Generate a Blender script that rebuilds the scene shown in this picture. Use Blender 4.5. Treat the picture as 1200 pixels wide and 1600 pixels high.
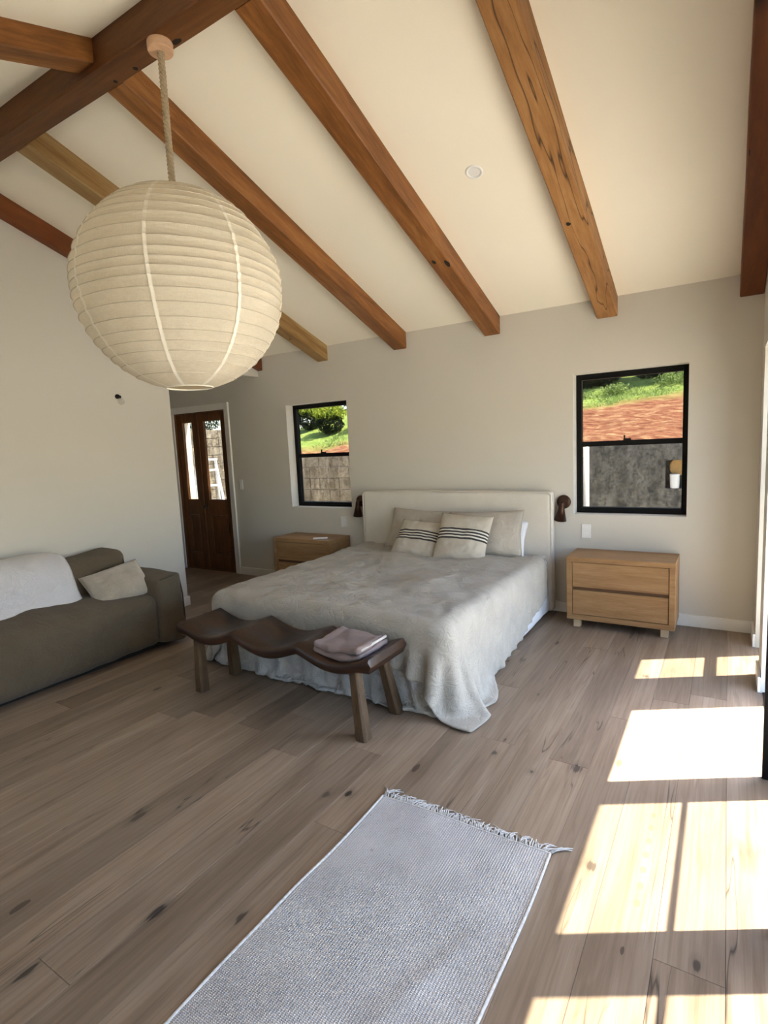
import bpy, bmesh, math, random
import numpy as np
from mathutils import Vector, Matrix, Euler
from mathutils import noise as mnoise
random.seed(7); np.random.seed(7)
for o in list(bpy.data.objects): bpy.data.objects.remove(o)
C = bpy.context.scene.collection
SC = bpy.context.scene
R = math.radians

# ------------------------------------------------------------------ camera
F_PX = 859.7
YAW, PITCH, ROLL = 0.56076, 0.120626, -0.0474866
cam_d = bpy.data.cameras.new('camera'); cam = bpy.data.objects.new('camera', cam_d); C.objects.link(cam)
fwd = Vector((-math.sin(YAW)*math.cos(PITCH), math.cos(YAW)*math.cos(PITCH), -math.sin(PITCH)))
rt = Vector((math.cos(YAW), math.sin(YAW), 0)); up = rt.cross(fwd)
r2 = rt*math.cos(ROLL) + up*math.sin(ROLL); u2 = -rt*math.sin(ROLL) + up*math.cos(ROLL)
m = Matrix((r2, u2, -fwd)).transposed().to_4x4(); m.translation = (0, 0, 1.5)
cam.matrix_world = m
cam_d.sensor_fit = 'VERTICAL'; cam_d.sensor_height = 36; cam_d.sensor_width = 27
cam_d.lens = F_PX/1600*36; cam_d.clip_start = 0.02; cam_d.clip_end = 300
SC.camera = cam

# ------------------------------------------------------------------ sky, sun, exposure
SUN_EL = R(62.5); SUN_AZ = math.atan(0.591)       # azimuth measured from +X towards +Y
world = bpy.data.worlds.new('sky'); SC.world = world; world.use_nodes = True
wn = world.node_tree; wn.nodes.clear()
wo = wn.nodes.new('ShaderNodeOutputWorld'); bg = wn.nodes.new('ShaderNodeBackground'); sky = wn.nodes.new('ShaderNodeTexSky')
sky.sky_type = 'NISHITA'; sky.sun_disc = False; sky.sun_elevation = SUN_EL; sky.sun_rotation = math.pi/2 - SUN_AZ
sky.air_density = 1.0; sky.dust_density = 1.5; sky.ozone_density = 1.0
hs = wn.nodes.new('ShaderNodeHueSaturation'); hs.inputs['Saturation'].default_value = 1.0
wn.links.new(sky.outputs[0], hs.inputs['Color']); wn.links.new(hs.outputs[0], bg.inputs[0]); wn.links.new(bg.outputs[0], wo.inputs[0])
bg.inputs[1].default_value = 0.66
sd = bpy.data.lights.new('sun', 'SUN'); sd.energy = 17.0; sd.angle = R(0.53); sd.color = (1.0, 0.94, 0.78)
sun = bpy.data.objects.new('sun', sd); C.objects.link(sun)
sdir = Vector((math.cos(SUN_AZ)*math.cos(SUN_EL), math.sin(SUN_AZ)*math.cos(SUN_EL), math.sin(SUN_EL)))
sun.location = sdir*30; sun.rotation_euler = sdir.to_track_quat('Z', 'Y').to_euler()
def portal(loc, rot, sx, sy):
    l = bpy.data.lights.new('opening_portal', 'AREA'); l.shape = 'RECTANGLE'; l.size = sx; l.size_y = sy
    l.cycles.is_portal = True
    o = bpy.data.objects.new('opening_portal', l); C.objects.link(o); o.location = loc; o.rotation_euler = rot
portal((0.46, 1.80, 1.0), (0, R(90), 0), 2.0, 3.7)
portal((0.46, 4.16, 1.0), (0, R(90), 0), 2.0, 0.5)
portal((-3.45, -1.05-.2, 1.45), (R(90), 0, 0), 1.1, 1.1)
portal((-0.67, 4.93, 1.43), (R(-90), 0, 0), 0.85, 1.2)
portal((-3.78, 4.93, 1.43), (R(-90), 0, 0), 0.85, 1.2)
portal((-5.65, 4.93, 1.43), (R(-90), 0, 0), 1.0, 1.2)
SC.view_settings.view_transform = 'Standard'; SC.view_settings.look = 'None'
SC.view_settings.exposure = 1.50; SC.view_settings.gamma = 1.0; SC.view_settings.use_curve_mapping = False
cy = SC.cycles
cy.use_denoising = True; cy.max_bounces = 14; cy.diffuse_bounces = 10; cy.glossy_bounces = 4
cy.transmission_bounces = 6; cy.transparent_max_bounces = 12; cy.caustics_reflective = False; cy.caustics_refractive = False
cy.sample_clamp_indirect = 8.0

# ------------------------------------------------------------------ materials
def rgb(*c): return (c[0], c[1], c[2], 1.0)
class NT:
    def __init__(s, name):
        s.m = bpy.data.materials.new(name); s.m.use_nodes = True; s.t = s.m.node_tree
        s.b = s.t.nodes['Principled BSDF']; s.out = s.t.nodes['Material Output']
    def n(s, typ, **kw):
        x = s.t.nodes.new('ShaderNode' + typ)
        for k, v in kw.items():
            if k.startswith('i_'):
                key = k[2:]; key = int(key) if key.isdigit() else key.replace('_', ' ')
                x.inputs[key].default_value = v
            else: setattr(x, k, v)
        return x
    def l(s, a, b): s.t.links.new(a, b)
    def math(s, op, a, b=None, c=None, clamp=False):
        x = s.t.nodes.new('ShaderNodeMath'); x.operation = op; x.use_clamp = clamp
        for i, v in enumerate((a, b, c)):
            if v is None: continue
            if isinstance(v, (int, float)): x.inputs[i].default_value = v
            else: s.l(v, x.inputs[i])
        return x.outputs[0]
    def mix(s, fac, a, b, blend='MIX'):
        x = s.t.nodes.new('ShaderNodeMix'); x.data_type = 'RGBA'; x.blend_type = blend
        for k, v in ((0, fac), (6, a), (7, b)):
            if isinstance(v, (int, float)): x.inputs[k].default_value = v
            elif isinstance(v, tuple): x.inputs[k].default_value = v
            else: s.l(v, x.inputs[k])
        return x.outputs[2]
    def mapping(s, vec, scale=(1, 1, 1), loc=(0, 0, 0), rot=(0, 0, 0)):
        x = s.t.nodes.new('ShaderNodeMapping'); s.l(vec, x.inputs[0])
        x.inputs['Scale'].default_value = scale; x.inputs['Location'].default_value = loc; x.inputs['Rotation'].default_value = rot
        return x.outputs[0]
    def noise(s, vec, scale, detail=4, rough=0.55, dist=0.0):
        x = s.t.nodes.new('ShaderNodeTexNoise'); s.l(vec, x.inputs['Vector'])
        x.inputs['Scale'].default_value = scale; x.inputs['Detail'].default_value = detail
        x.inputs['Roughness'].default_value = rough; x.inputs['Distortion'].default_value = dist
        return x.outputs[0]
    def ramp(s, fac, stops):
        x = s.t.nodes.new('ShaderNodeValToRGB'); s.l(fac, x.inputs[0]); e = x.color_ramp.elements
        while len(e) < len(stops): e.new(0.5)
        for i, (p, c) in enumerate(stops): e[i].position = p; e[i].color = c if len(c) == 4 else rgb(*c)
        return x.outputs[0]
    def bump(s, h, strength=0.3, dist=0.01):
        x = s.t.nodes.new('ShaderNodeBump'); x.inputs['Strength'].default_value = strength; x.inputs['Distance'].default_value = dist
        s.l(h, x.inputs['Height']); s.l(x.outputs[0], s.b.inputs['Normal']); return x
    def coord(s, kind='Object'):
        return s.t.nodes.new('ShaderNodeTexCoord').outputs[kind]
    def world(s): return s.t.nodes.new('ShaderNodeNewGeometry').outputs['Position']
    def rnd(s): return s.t.nodes.new('ShaderNodeObjectInfo').outputs['Random']
    def done(s, color=None, rough=0.6, spec=0.4, metal=0.0):
        if color is not None:
            if isinstance(color, tuple): s.b.inputs['Base Color'].default_value = color
            else: s.l(color, s.b.inputs['Base Color'])
        if isinstance(rough, (int, float)): s.b.inputs['Roughness'].default_value = rough
        else: s.l(rough, s.b.inputs['Roughness'])
        s.b.inputs['Specular IOR Level'].default_value = spec; s.b.inputs['Metallic'].default_value = metal
        return s.m

def mat_plain(name, col, rough=0.5, spec=0.4, metal=0.0, var=0.06, nscale=20, bump=0.0):
    t = NT(name); c = t.coord(); n = t.noise(c, nscale, 4)
    a = tuple(max(0, v*(1-var)) for v in col); b = tuple(min(1, v*(1+var)) for v in col)
    cc = t.ramp(n, [(0.3, a), (0.7, b)])
    if bump: t.bump(n, bump, 0.002)
    return t.done(cc, rough, spec, metal)

def mat_wall(name, col):
    t = NT(name); w = t.world()
    n = t.noise(w, 130, 3); n2 = t.noise(w, 1.3, 2)
    a = tuple(v*0.975 for v in col)
    t.bump(n, 0.12, 0.003)
    return t.done(t.ramp(n2, [(0.3, a), (0.7, col)]), 0.75, 0.25)

def mat_wood(name, dark, mid, light, scale=(9, 1.1, 9), rough=0.5, knots=True, cracks=0.0, along='Y', bump=0.25, spec=0.3):
    t = NT(name); c = t.coord()
    ri = t.rnd(); comb = t.n('CombineXYZ'); t.l(t.math('MULTIPLY', ri, 37.0), comb.inputs[0]); t.l(t.math('MULTIPLY', ri, 11.0), comb.inputs[1])
    add = t.n('VectorMath', operation='ADD'); t.l(c, add.inputs[0]); t.l(comb.outputs[0], add.inputs[1]); v = add.outputs[0]
    if along == 'X': sc = (scale[1], scale[0], scale[2])
    elif along == 'Z': sc = (scale[0], scale[2], scale[1])
    else: sc = scale
    g = t.mapping(v, sc)
    n1 = t.noise(g, 1.0, 6, 0.62, 0.7); n2 = t.noise(g, 6.0, 4, 0.7); n3 = t.noise(t.mapping(v, (1.6, 1.6, 1.6)), 1.0, 2)
    f = t.math('ADD', t.math('MULTIPLY', n1, 0.65), t.math('MULTIPLY', n2, 0.35))
    col = t.ramp(f, [(0.32, dark), (0.5, mid), (0.68, light)])
    col = t.mix(t.math('MULTIPLY', n3, 0.35), col, rgb(*dark))
    h = n2
    if knots:
        vo = t.n('TexVoronoi', feature='F1'); ks = tuple(0.28*x for x in sc); t.l(t.mapping(v, tuple(max(k, 0.9) for k in ks)), vo.inputs['Vector']); vo.inputs['Scale'].default_value = 1.0
        kn = t.ramp(vo.outputs['Distance'], [(0.02, (1, 1, 1)), (0.10, (0, 0, 0))])
        col = t.mix(kn, col, rgb(*[x*0.25 for x in dark]))
    if cracks:
        cn = t.noise(t.mapping(v, tuple(x*0.55 for x in sc)), 1.0, 3, 0.5, 0.4)
        ck = t.math('ABSOLUTE', t.math('SUBTRACT', cn, 0.5))
        ck = t.ramp(ck, [(0.0, (1, 1, 1)), (0.006, (0, 0, 0))])
        ck = t.math('MULTIPLY', ck, cracks)
        col = t.mix(ck, col, rgb(0.02, 0.012, 0.006))
    t.bump(h, bump, 0.004)
    return t.done(col, rough, spec)

def mat_fabric(name, col, var=0.12, weave=900, bump=0.25, rough=0.9, wrinkle=0.0, wscale=9, sheen=0.1):
    t = NT(name); c = t.coord()
    n = t.noise(c, weave*0.5, 2); n2 = t.noise(c, 7, 4)
    w1 = t.noise(t.mapping(c, (weave, weave*0.12, weave*0.12)), 1, 2); w2 = t.noise(t.mapping(c, (weave*0.12, weave, weave*0.5)), 1, 2)
    w = t.math('ADD', w1, w2)
    f = t.math('ADD', t.math('MULTIPLY', w, 0.3), t.math('MULTIPLY', n2, 0.4))
    a = tuple(v*(1-var) for v in col); b = tuple(min(1, v*(1+var)) for v in col)
    cc = t.ramp(f, [(0.38, a), (0.62, b)])
    if wrinkle:
        r1 = t.noise(c, wscale, 5, 0.6, 1.4); rr = t.math('ABSOLUTE', t.math('SUBTRACT', r1, 0.5)); rr = t.math('POWER', rr, 0.6)
        h = t.math('ADD', t.math('MULTIPLY', rr, wrinkle*12), t.math('MULTIPLY', w, 0.12))
        t.bump(h, 0.8, 0.016)
    else: t.bump(w, bump, 0.002)
    t.b.inputs['Sheen Weight'].default_value = sheen
    return t.done(cc, rough, 0.1)

WALL = mat_wall('wall_paint', (0.625, 0.60, 0.545)); CEIL = mat_wall('ceiling_paint', (0.90, 0.845, 0.73))
TRIM = mat_plain('white_trim', (0.82, 0.81, 0.78), 0.45, var=0.02)
BEAM = mat_wood('beam_timber', (0.09, 0.032, 0.009), (0.25, 0.098, 0.026), (0.42, 0.195, 0.062), scale=(8, 0.9, 8), rough=0.5)
BEAM_CRACK = mat_wood('beam_timber_cracked', (0.19, 0.085, 0.028), (0.36, 0.175, 0.060), (0.50, 0.275, 0.11), scale=(8, 0.9, 8), rough=0.6, cracks=0.9)
BEAM_GREEN = mat_wood('beam_timber_pale', (0.16, 0.070, 0.020), (0.33, 0.20, 0.075), (0.46, 0.34, 0.16), scale=(10, 0.7, 10), rough=0.55)
BEAM_RED = mat_wood('beam_timber_red', (0.085, 0.022, 0.006), (0.19, 0.055, 0.016), (0.27, 0.090, 0.027), scale=(5, 0.6, 5), rough=0.45)
OAK = mat_wood('oak_veneer', (0.22, 0.115, 0.048), (0.33, 0.19, 0.085), (0.43, 0.265, 0.13), scale=(16, 1.6, 16), rough=0.5, knots=False, along='X', bump=0.1)
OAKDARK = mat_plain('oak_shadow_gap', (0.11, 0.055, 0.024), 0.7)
OAK_FOOT = mat_plain('oak_foot', (0.50, 0.38, 0.24), 0.6)
BENCH = mat_wood('bench_timber', (0.013, 0.006, 0.003), (0.034, 0.015, 0.008), (0.075, 0.034, 0.018), scale=(14, 2.2, 14), rough=0.33, along='X', knots=False, cracks=0.5, spec=0.5)
BENCH_LEG = mat_wood('bench_leg_timber', (0.045, 0.026, 0.014), (0.105, 0.064, 0.034), (0.17, 0.11, 0.06), scale=(22, 2.5, 22), rough=0.55, along='Z', knots=False, cracks=0.8)
DOORWOOD = mat_wood('door_timber', (0.075, 0.028, 0.009), (0.15, 0.058, 0.018), (0.22, 0.095, 0.032), scale=(14, 1.5, 14), rough=0.4, along='Z')
BLACK = mat_plain('black_aluminium', (0.008, 0.008, 0.008), 0.5, 0.12, var=0.1)
BRONZE = mat_plain('bronze_metal', (0.06, 0.030, 0.020), 0.35, 0.5, 0.7, var=0.25, nscale=60)
PLASTIC = mat_plain('white_plastic', (0.80, 0.80, 0.80), 0.35, var=0.01)
LINEN = mat_fabric('greige_linen', (0.425, 0.40, 0.35), wrinkle=0.085, wscale=8)
LINEN_PALE = mat_fabric('pale_linen', (0.60, 0.595, 0.575), wrinkle=0.16, wscale=11)
SHEET = mat_fabric('white_sheet', (0.80, 0.81, 0.84), var=0.03, wrinkle=0.03, wscale=5)
HEADB = mat_fabric('cream_slipcover', (0.66, 0.62, 0.55), var=0.05, weave=700, bump=0.3)
PILLOW = mat_fabric('pillow_linen', (0.47, 0.425, 0.36), var=0.08, wrinkle=0.05, wscale=10)
SOFA = mat_fabric('olive_sofa_canvas', (0.120, 0.094, 0.064), var=0.10, wrinkle=0.09, wscale=5)
SOFA_PIPE = mat_fabric('sofa_piping', (0.075, 0.062, 0.048), var=0.1)
VELVET = mat_fabric('beige_velvet', (0.40, 0.35, 0.28), var=0.22, wrinkle=0.03, wscale=7, sheen=0.6)
THROW = mat_fabric('white_throw_cotton', (0.68, 0.67, 0.70), var=0.04, wrinkle=0.06, wscale=16)
TOWEL = mat_fabric('pink_towelling', (0.26, 0.20, 0.19), var=0.12, weave=500, bump=0.6, wrinkle=0.02, wscale=14)
TOWEL_HEM = mat_fabric('pale_towel_hem', (0.56, 0.52, 0.49), var=0.05)

def mat_stripe():
    t = NT('striped_cushion_linen'); c = t.coord()
    sep = t.n('SeparateXYZ'); t.l(c, sep.inputs[0]); y = sep.outputs[1]
    n = t.noise(t.mapping(c, (1200, 60, 60)), 1, 2); n2 = t.noise(c, 8, 3)
    base = t.ramp(t.math('ADD', t.math('MULTIPLY', n, .5), t.math('MULTIPLY', n2, .5)), [(0.35, (0.44, 0.40, 0.33)), (0.65, (0.54, 0.49, 0.41))])
    def band(y0, y1):
        a = t.math('GREATER_THAN', y, y0); b = t.math('LESS_THAN', y, y1); return t.math('MULTIPLY', a, b)
    dark = None
    for y0, y1 in ((0.050, 0.066), (0.022, 0.037), (-0.005, 0.010), (-0.034, -0.018)):
        b = band(y0, y1); dark = b if dark is None else t.math('ADD', dark, b, clamp=True)
    white = band(-0.034, 0.066)
    col = t.mix(white, base, rgb(0.66, 0.63, 0.56)); col = t.mix(dark, col, rgb(0.045, 0.042, 0.04))
    r1 = t.noise(c, 9, 5, 0.6, 1.0)
    t.bump(t.math('ADD', r1, t.math('MULTIPLY', n, .15)), 0.4, 0.01)
    return t.done(col, 0.9, 0.1)
STRIPE = mat_stripe()

def mat_floor():
    t = NT('oak_floorboards'); w = t.world(); ri = t.rnd()
    comb = t.n('CombineXYZ'); t.l(t.math('MULTIPLY', ri, 23.0), comb.inputs[0]); t.l(t.math('MULTIPLY', ri, 71.0), comb.inputs[1]); t.l(t.math('MULTIPLY', ri, 9.0), comb.inputs[2])
    add = t.n('VectorMath', operation='ADD'); t.l(w, add.inputs[0]); t.l(comb.outputs[0], add.inputs[1]); v = add.outputs[0]
    g1 = t.noise(t.mapping(v, (11, 0.9, 1)), 1.0, 5, 0.6, 1.2)
    g2 = t.noise(t.mapping(v, (95, 3.5, 1)), 1.0, 4, 0.65)
    cloud = t.noise(t.mapping(v, (3.5, 1.2, 1)), 1.0, 3)
    f = t.math('ADD', t.math('MULTIPLY', g1, 0.55), t.math('ADD', t.math('MULTIPLY', g2, 0.25), t.math('MULTIPLY', cloud, 0.2)))
    col = t.ramp(f, [(0.33, (0.150, 0.103, 0.068)), (0.48, (0.245, 0.180, 0.126)), (0.66, (0.330, 0.256, 0.188))])
    # board-to-board tone
    tone = t.math('ADD', 0.80, t.math('MULTIPLY', t.math('FRACT', t.math('MULTIPLY', ri, 17.3)), 0.40))
    tc = t.n('CombineColor'); [t.l(tone, tc.inputs[i]) for i in range(3)]
    col = t.mix(1.0, col, tc.outputs[0], 'MULTIPLY')
    # cathedral rings: warped bands along the board
    wv = t.n('TexWave', wave_type='BANDS', bands_direction='X'); t.l(t.mapping(v, (9, 0.8, 1)), wv.inputs['Vector'])
    wv.inputs['Scale'].default_value = 1.2; wv.inputs['Distortion'].default_value = 7; wv.inputs['Detail'].default_value = 3; wv.inputs['Detail Scale'].default_value = 0.9
    rg = t.ramp(wv.outputs['Fac'], [(0.0, (1, 1, 1)), (0.25, (0, 0, 0))])
    col = t.mix(t.math('MULTIPLY', rg, 0.20), col, rgb(0.13, 0.085, 0.055))
    # dark streaks and splits
    s1 = t.noise(t.mapping(v, (13, 1.5, 1)), 1.0, 3, 0.55, 0.6)
    st = t.ramp(s1, [(0.62, (0, 0, 0)), (0.76, (1, 1, 1))]); col = t.mix(t.math('MULTIPLY', st, 0.62), col, rgb(0.085, 0.055, 0.036))
    c1 = t.noise(t.mapping(v, (8.0, 0.45, 1)), 1.0, 3, 0.5, 0.1); c2 = t.noise(t.mapping(v, (2.0, 1.3, 1), (5, 3, 0)), 1.0, 1)
    ck = t.ramp(t.math('ABSOLUTE', t.math('SUBTRACT', c1, 0.5)), [(0.0, (1, 1, 1)), (0.006, (0, 0, 0))])
    ck = t.math('MULTIPLY', ck, t.ramp(c2, [(0.55, (0, 0, 0)), (0.62, (1, 1, 1))]))
    col = t.mix(t.math('MULTIPLY', ck, 0.85), col, rgb(0.030, 0.022, 0.016))
    # scattered small knots
    vo = t.n('TexVoronoi', feature='F1'); t.l(t.mapping(v, (7, 2.6, 1)), vo.inputs['Vector']); vo.inputs['Scale'].default_value = 1.0
    sepc = t.n('SeparateColor'); t.l(vo.outputs['Color'], sepc.inputs[0])
    ks = t.math('MULTIPLY', t.math('SUBTRACT', sepc.outputs[0], 0.55), 0.35)
    km = t.math('LESS_THAN', t.math('ADD', vo.outputs['Distance'], t.math('MULTIPLY', g2, 0.05)), ks)
    kh = t.math('SUBTRACT', 1.0, t.math('DIVIDE', vo.outputs['Distance'], 0.34), clamp=True)
    col = t.mix(t.math('MULTIPLY', kh, t.math('MULTIPLY', sepc.outputs[0], 0.5)), col, rgb(0.14, 0.092, 0.06))
    col = t.mix(t.math('MULTIPLY', km, 0.75), col, rgb(0.045, 0.030, 0.020))
    # the large knots that the photo shows
    for (kx, ky, rx, ry, a) in ((-1.57, 0.97, .016, .040, 1), (-1.31, 1.09, .014, .028, .85), (-1.37, 1.78, .016, .022, 1), (-1.45, 1.73, .014, .020, .6), (-1.73, .64, .014, .03, .9),
                             (-2.07, 1.24, .014, .035, .7), (-0.92, 2.37, .012, .022, .8), (-0.37, 1.85, .016, .022, .7), (-0.16, 2.73, .014, .05, .5), (-0.55, 2.42, .022, .035, .8),
                             (-0.40, 3.6, .016, .03, .7), (-0.04, 1.61, .01, .02, .8), (-.72, 2.30, .014, .02, .8)):
        sub = t.n('VectorMath', operation='SUBTRACT'); t.l(w, sub.inputs[0]); sub.inputs[1].default_value = (kx, ky, 0)
        mp = t.n('VectorMath', operation='MULTIPLY'); t.l(sub.outputs[0], mp.inputs[0]); mp.inputs[1].default_value = (1/rx, 1/ry, 0)
        ln = t.n('VectorMath', operation='LENGTH'); t.l(mp.outputs[0], ln.inputs[0])
        d = t.math('ADD', ln.outputs['Value'], t.math('MULTIPLY', t.math('SUBTRACT', t.math('ADD', g2, g1), 1.0), 2.4))
        mr = t.ramp(t.math('MULTIPLY', d, 0.4), [(0.26, (a, a, a)), (0.42, (a*.25, a*.25, a*.25)), (1.0, (0, 0, 0))])
        col = t.mix(mr, col, rgb(0.022, 0.017, 0.014))
    # two rows of small oval darker marks
    sp = t.n('SeparateXYZ'); t.l(w, sp.inputs[0]); X, Y = sp.outputs[0], sp.outputs[1]
    pr = None
    for x0, y0, n, p, drop in ((-0.169, 2.683, 6, 0.081, None), (-0.2145, 1.758, 7, 0.0795, None)):
        u = t.math('DIVIDE', t.math('SUBTRACT', Y, y0), p); fr = t.math('SUBTRACT', u, t.math('ROUND', u))
        dy = t.math('MULTIPLY', fr, p/0.017); dx = t.math('DIVIDE', t.math('SUBTRACT', X, x0), 0.0105)
        r = t.math('ADD', t.math('MULTIPLY', dx, dx), t.math('MULTIPLY', dy, dy)); ins = t.math('LESS_THAN', r, 1.0)
        rg_ = t.math('MULTIPLY', t.math('GREATER_THAN', u, -0.5), t.math('LESS_THAN', u, n-0.5))
        q = t.math('MULTIPLY', ins, rg_); pr = q if pr is None else t.math('ADD', pr, q)
    col = t.mix(t.math('MULTIPLY', pr, 0.62), col, rgb(0.13, 0.105, 0.07))
    t.bump(t.math('ADD', g2, t.math('MULTIPLY', g1, 0.6)), 0.18, 0.002)
    rough = t.math('ADD', 0.36, t.math('MULTIPLY', g1, 0.22))
    return t.done(col, rough, 0.45)
FLOOR = mat_floor()

def mat_rug():
    t = NT('rug_weave'); c = t.coord()
    a = t.n('TexWave', wave_type='BANDS', bands_direction='X', wave_profile='SIN'); t.l(c, a.inputs['Vector']); a.inputs['Scale'].default_value = 36; a.inputs['Distortion'].default_value = 0.6; a.inputs['Detail Scale'].default_value = 3
    b = t.n('TexWave', wave_type='BANDS', bands_direction='Y', wave_profile='SIN'); t.l(c, b.inputs['Vector']); b.inputs['Scale'].default_value = 60; b.inputs['Distortion'].default_value = 0.8; b.inputs['Detail Scale'].default_value = 3
    h = t.math('MAXIMUM', a.outputs['Fac'], b.outputs['Fac']); h = t.math('MULTIPLY', a.outputs['Fac'], b.outputs['Fac'])
    n = t.noise(c, 260, 3); n2 = t.noise(c, 4.5, 4); n3 = t.noise(c, 75, 2)
    f = t.math('ADD', t.math('MULTIPLY', n, 0.45), t.math('ADD', t.math('MULTIPLY', n2, 0.35), t.math('MULTIPLY', h, 0.25)))
    col = t.ramp(f, [(0.36, (0.42, 0.41, 0.40)), (0.60, (0.74, 0.73, 0.72))])
    sp = t.ramp(n3, [(0.70, (0, 0, 0)), (0.76, (1, 1, 1))]); col = t.mix(t.math('MULTIPLY', sp, 0.4), col, rgb(0.80, 0.80, 0.79))
    sp2 = t.ramp(t.noise(t.mapping(c, (1, 1, 1), (7, 2, 0)), 48, 1), [(0.74, (0, 0, 0)), (0.79, (1, 1, 1))]); col = t.mix(t.math('MULTIPLY', sp2, 0.45), col, rgb(0.16, 0.12, 0.10))
    t.bump(t.math('ADD', h, t.math('MULTIPLY', n, 0.5)), 0.8, 0.004)
    return t.done(col, 0.95, 0.05)
RUG = mat_rug(); FRINGE = mat_plain('rug_fringe_cotton', (0.60, 0.59, 0.57), 0.95, 0.05, var=0.2, nscale=80)

def mat_shade():
    t = NT('lamp_linen'); c = t.coord()
    n = t.noise(t.mapping(c, (260, 260, 40)), 1, 3); n2 = t.noise(t.mapping(c, (40, 40, 400)), 1, 3); n3 = t.noise(c, 6, 3)
    f = t.math('ADD', t.math('MULTIPLY', n, 0.35), t.math('ADD', t.math('MULTIPLY', n2, 0.35), t.math('MULTIPLY', n3, 0.3)))
    col = t.ramp(f, [(0.36, (0.77, 0.71, 0.59)), (0.62, (0.90, 0.845, 0.725))])
    t.bump(t.math('ADD', n, n2), 0.25, 0.003)
    t.done(col, 0.9, 0.05)
    tr = t.n('BsdfTranslucent'); t.l(col, tr.inputs[0]); mx = t.n('MixShader'); mx.inputs[0].default_value = 0.36
    t.l(t.b.outputs[0], mx.inputs[1]); t.l(tr.outputs[0], mx.inputs[2]); t.l(mx.outputs[0], t.out.inputs[0])
    return t.m
SHADE = mat_shade()
SEAM = mat_plain('lamp_seam_linen', (0.93, 0.89, 0.79), 0.9, 0.05, var=0.03)
ROPE = mat_plain('jute_rope', (0.36, 0.29, 0.20), 0.9, 0.1, var=0.25, nscale=150, bump=0.4)
PINE = mat_wood('pale_pine', (0.50, 0.30, 0.18), (0.62, 0.40, 0.26), (0.68, 0.47, 0.32), scale=(20, 3, 20), knots=False, rough=0.6)

def mat_glass(name='window_glass', tint=0.90):
    t = NT(name); t.t.nodes.remove(t.b)
    tr = t.n('BsdfTransparent'); tr.inputs[0].default_value = rgb(tint, tint, tint*0.985)
    gl = t.n('BsdfGlossy'); gl.inputs['Roughness'].default_value = 0.01
    lw = t.n('LayerWeight'); lw.inputs['Blend'].default_value = 0.5
    f2 = t.math('ADD', 0.035, t.math('MULTIPLY', t.math('POWER', lw.outputs['Facing'], 5.0), 0.9), clamp=True)
    mx = t.n('MixShader'); t.l(f2, mx.inputs[0]); t.l(tr.outputs[0], mx.inputs[1]); t.l(gl.outputs[0], mx.inputs[2]); t.l(mx.outputs[0], t.out.inputs[0])
    return t.m
GLASS = mat_glass('window_glass', 0.76); DIM_GLASS = mat_glass('view_dimming_glass', 0.455)  # second glass darkened only to hold down the bright view outdoors
def mat_leaf(name, a, b):
    t = NT(name); c = t.coord(); n = t.noise(c, 9, 3)
    col = t.ramp(n, [(0.35, a), (0.65, b)]); t.done(col, 0.6, 0.3)
    tr = t.n('BsdfTranslucent'); t.l(col, tr.inputs[0]); mx = t.n('MixShader'); mx.inputs[0].default_value = 0.4
    t.l(t.b.outputs[0], mx.inputs[1]); t.l(tr.outputs[0], mx.inputs[2]); t.l(mx.outputs[0], t.out.inputs[0]); return t.m
LEAF_LIME = mat_leaf('lime_leaves', (0.24, 0.32, 0.025), (0.46, 0.50, 0.07))
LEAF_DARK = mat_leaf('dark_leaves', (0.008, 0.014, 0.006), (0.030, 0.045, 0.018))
LEAF_WEED = mat_leaf('weed_leaves', (0.17, 0.25, 0.06), (0.32, 0.40, 0.14))
BARK = mat_plain('bark', (0.10, 0.07, 0.05), 0.9, var=0.3)
def mat_conc(name, a, b, d):
    t = NT(name); w = t.world(); n = t.noise(t.mapping(w, (9, 9, 5)), 1, 8, 0.8); n2 = t.noise(w, 28, 5, 0.8)
    st = t.noise(t.mapping(w, (5, 5, 0.8)), 1, 4, 0.6)
    f = t.math('ADD', t.math('MULTIPLY', n, 0.6), t.math('MULTIPLY', n2, 0.4))
    col = t.ramp(f, [(0.44, a), (0.57, b)]); col = t.mix(t.ramp(st, [(0.45, (0, 0, 0)), (0.7, (0.6, 0.6, 0.6))]), col, rgb(*d))
    t.bump(n2, 0.5, 0.01); return t.done(col, 0.9, 0.2)
BLOCK = mat_conc('weathered_block', (0.13, 0.10, 0.065), (0.48, 0.41, 0.31), (0.12, 0.09, 0.06))
MORTAR = mat_conc('mortar', (0.28, 0.25, 0.21), (0.42, 0.38, 0.31), (0.2, 0.18, 0.15))
CONCRETE = mat_conc('stained_concrete', (0.055, 0.052, 0.048), (0.25, 0.235, 0.205), (0.06, 0.055, 0.047))
PAVING = mat_conc('pale_concrete_paving', (0.55, 0.52, 0.45), (0.66, 0.62, 0.54), (0.5, 0.46, 0.4))
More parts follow.
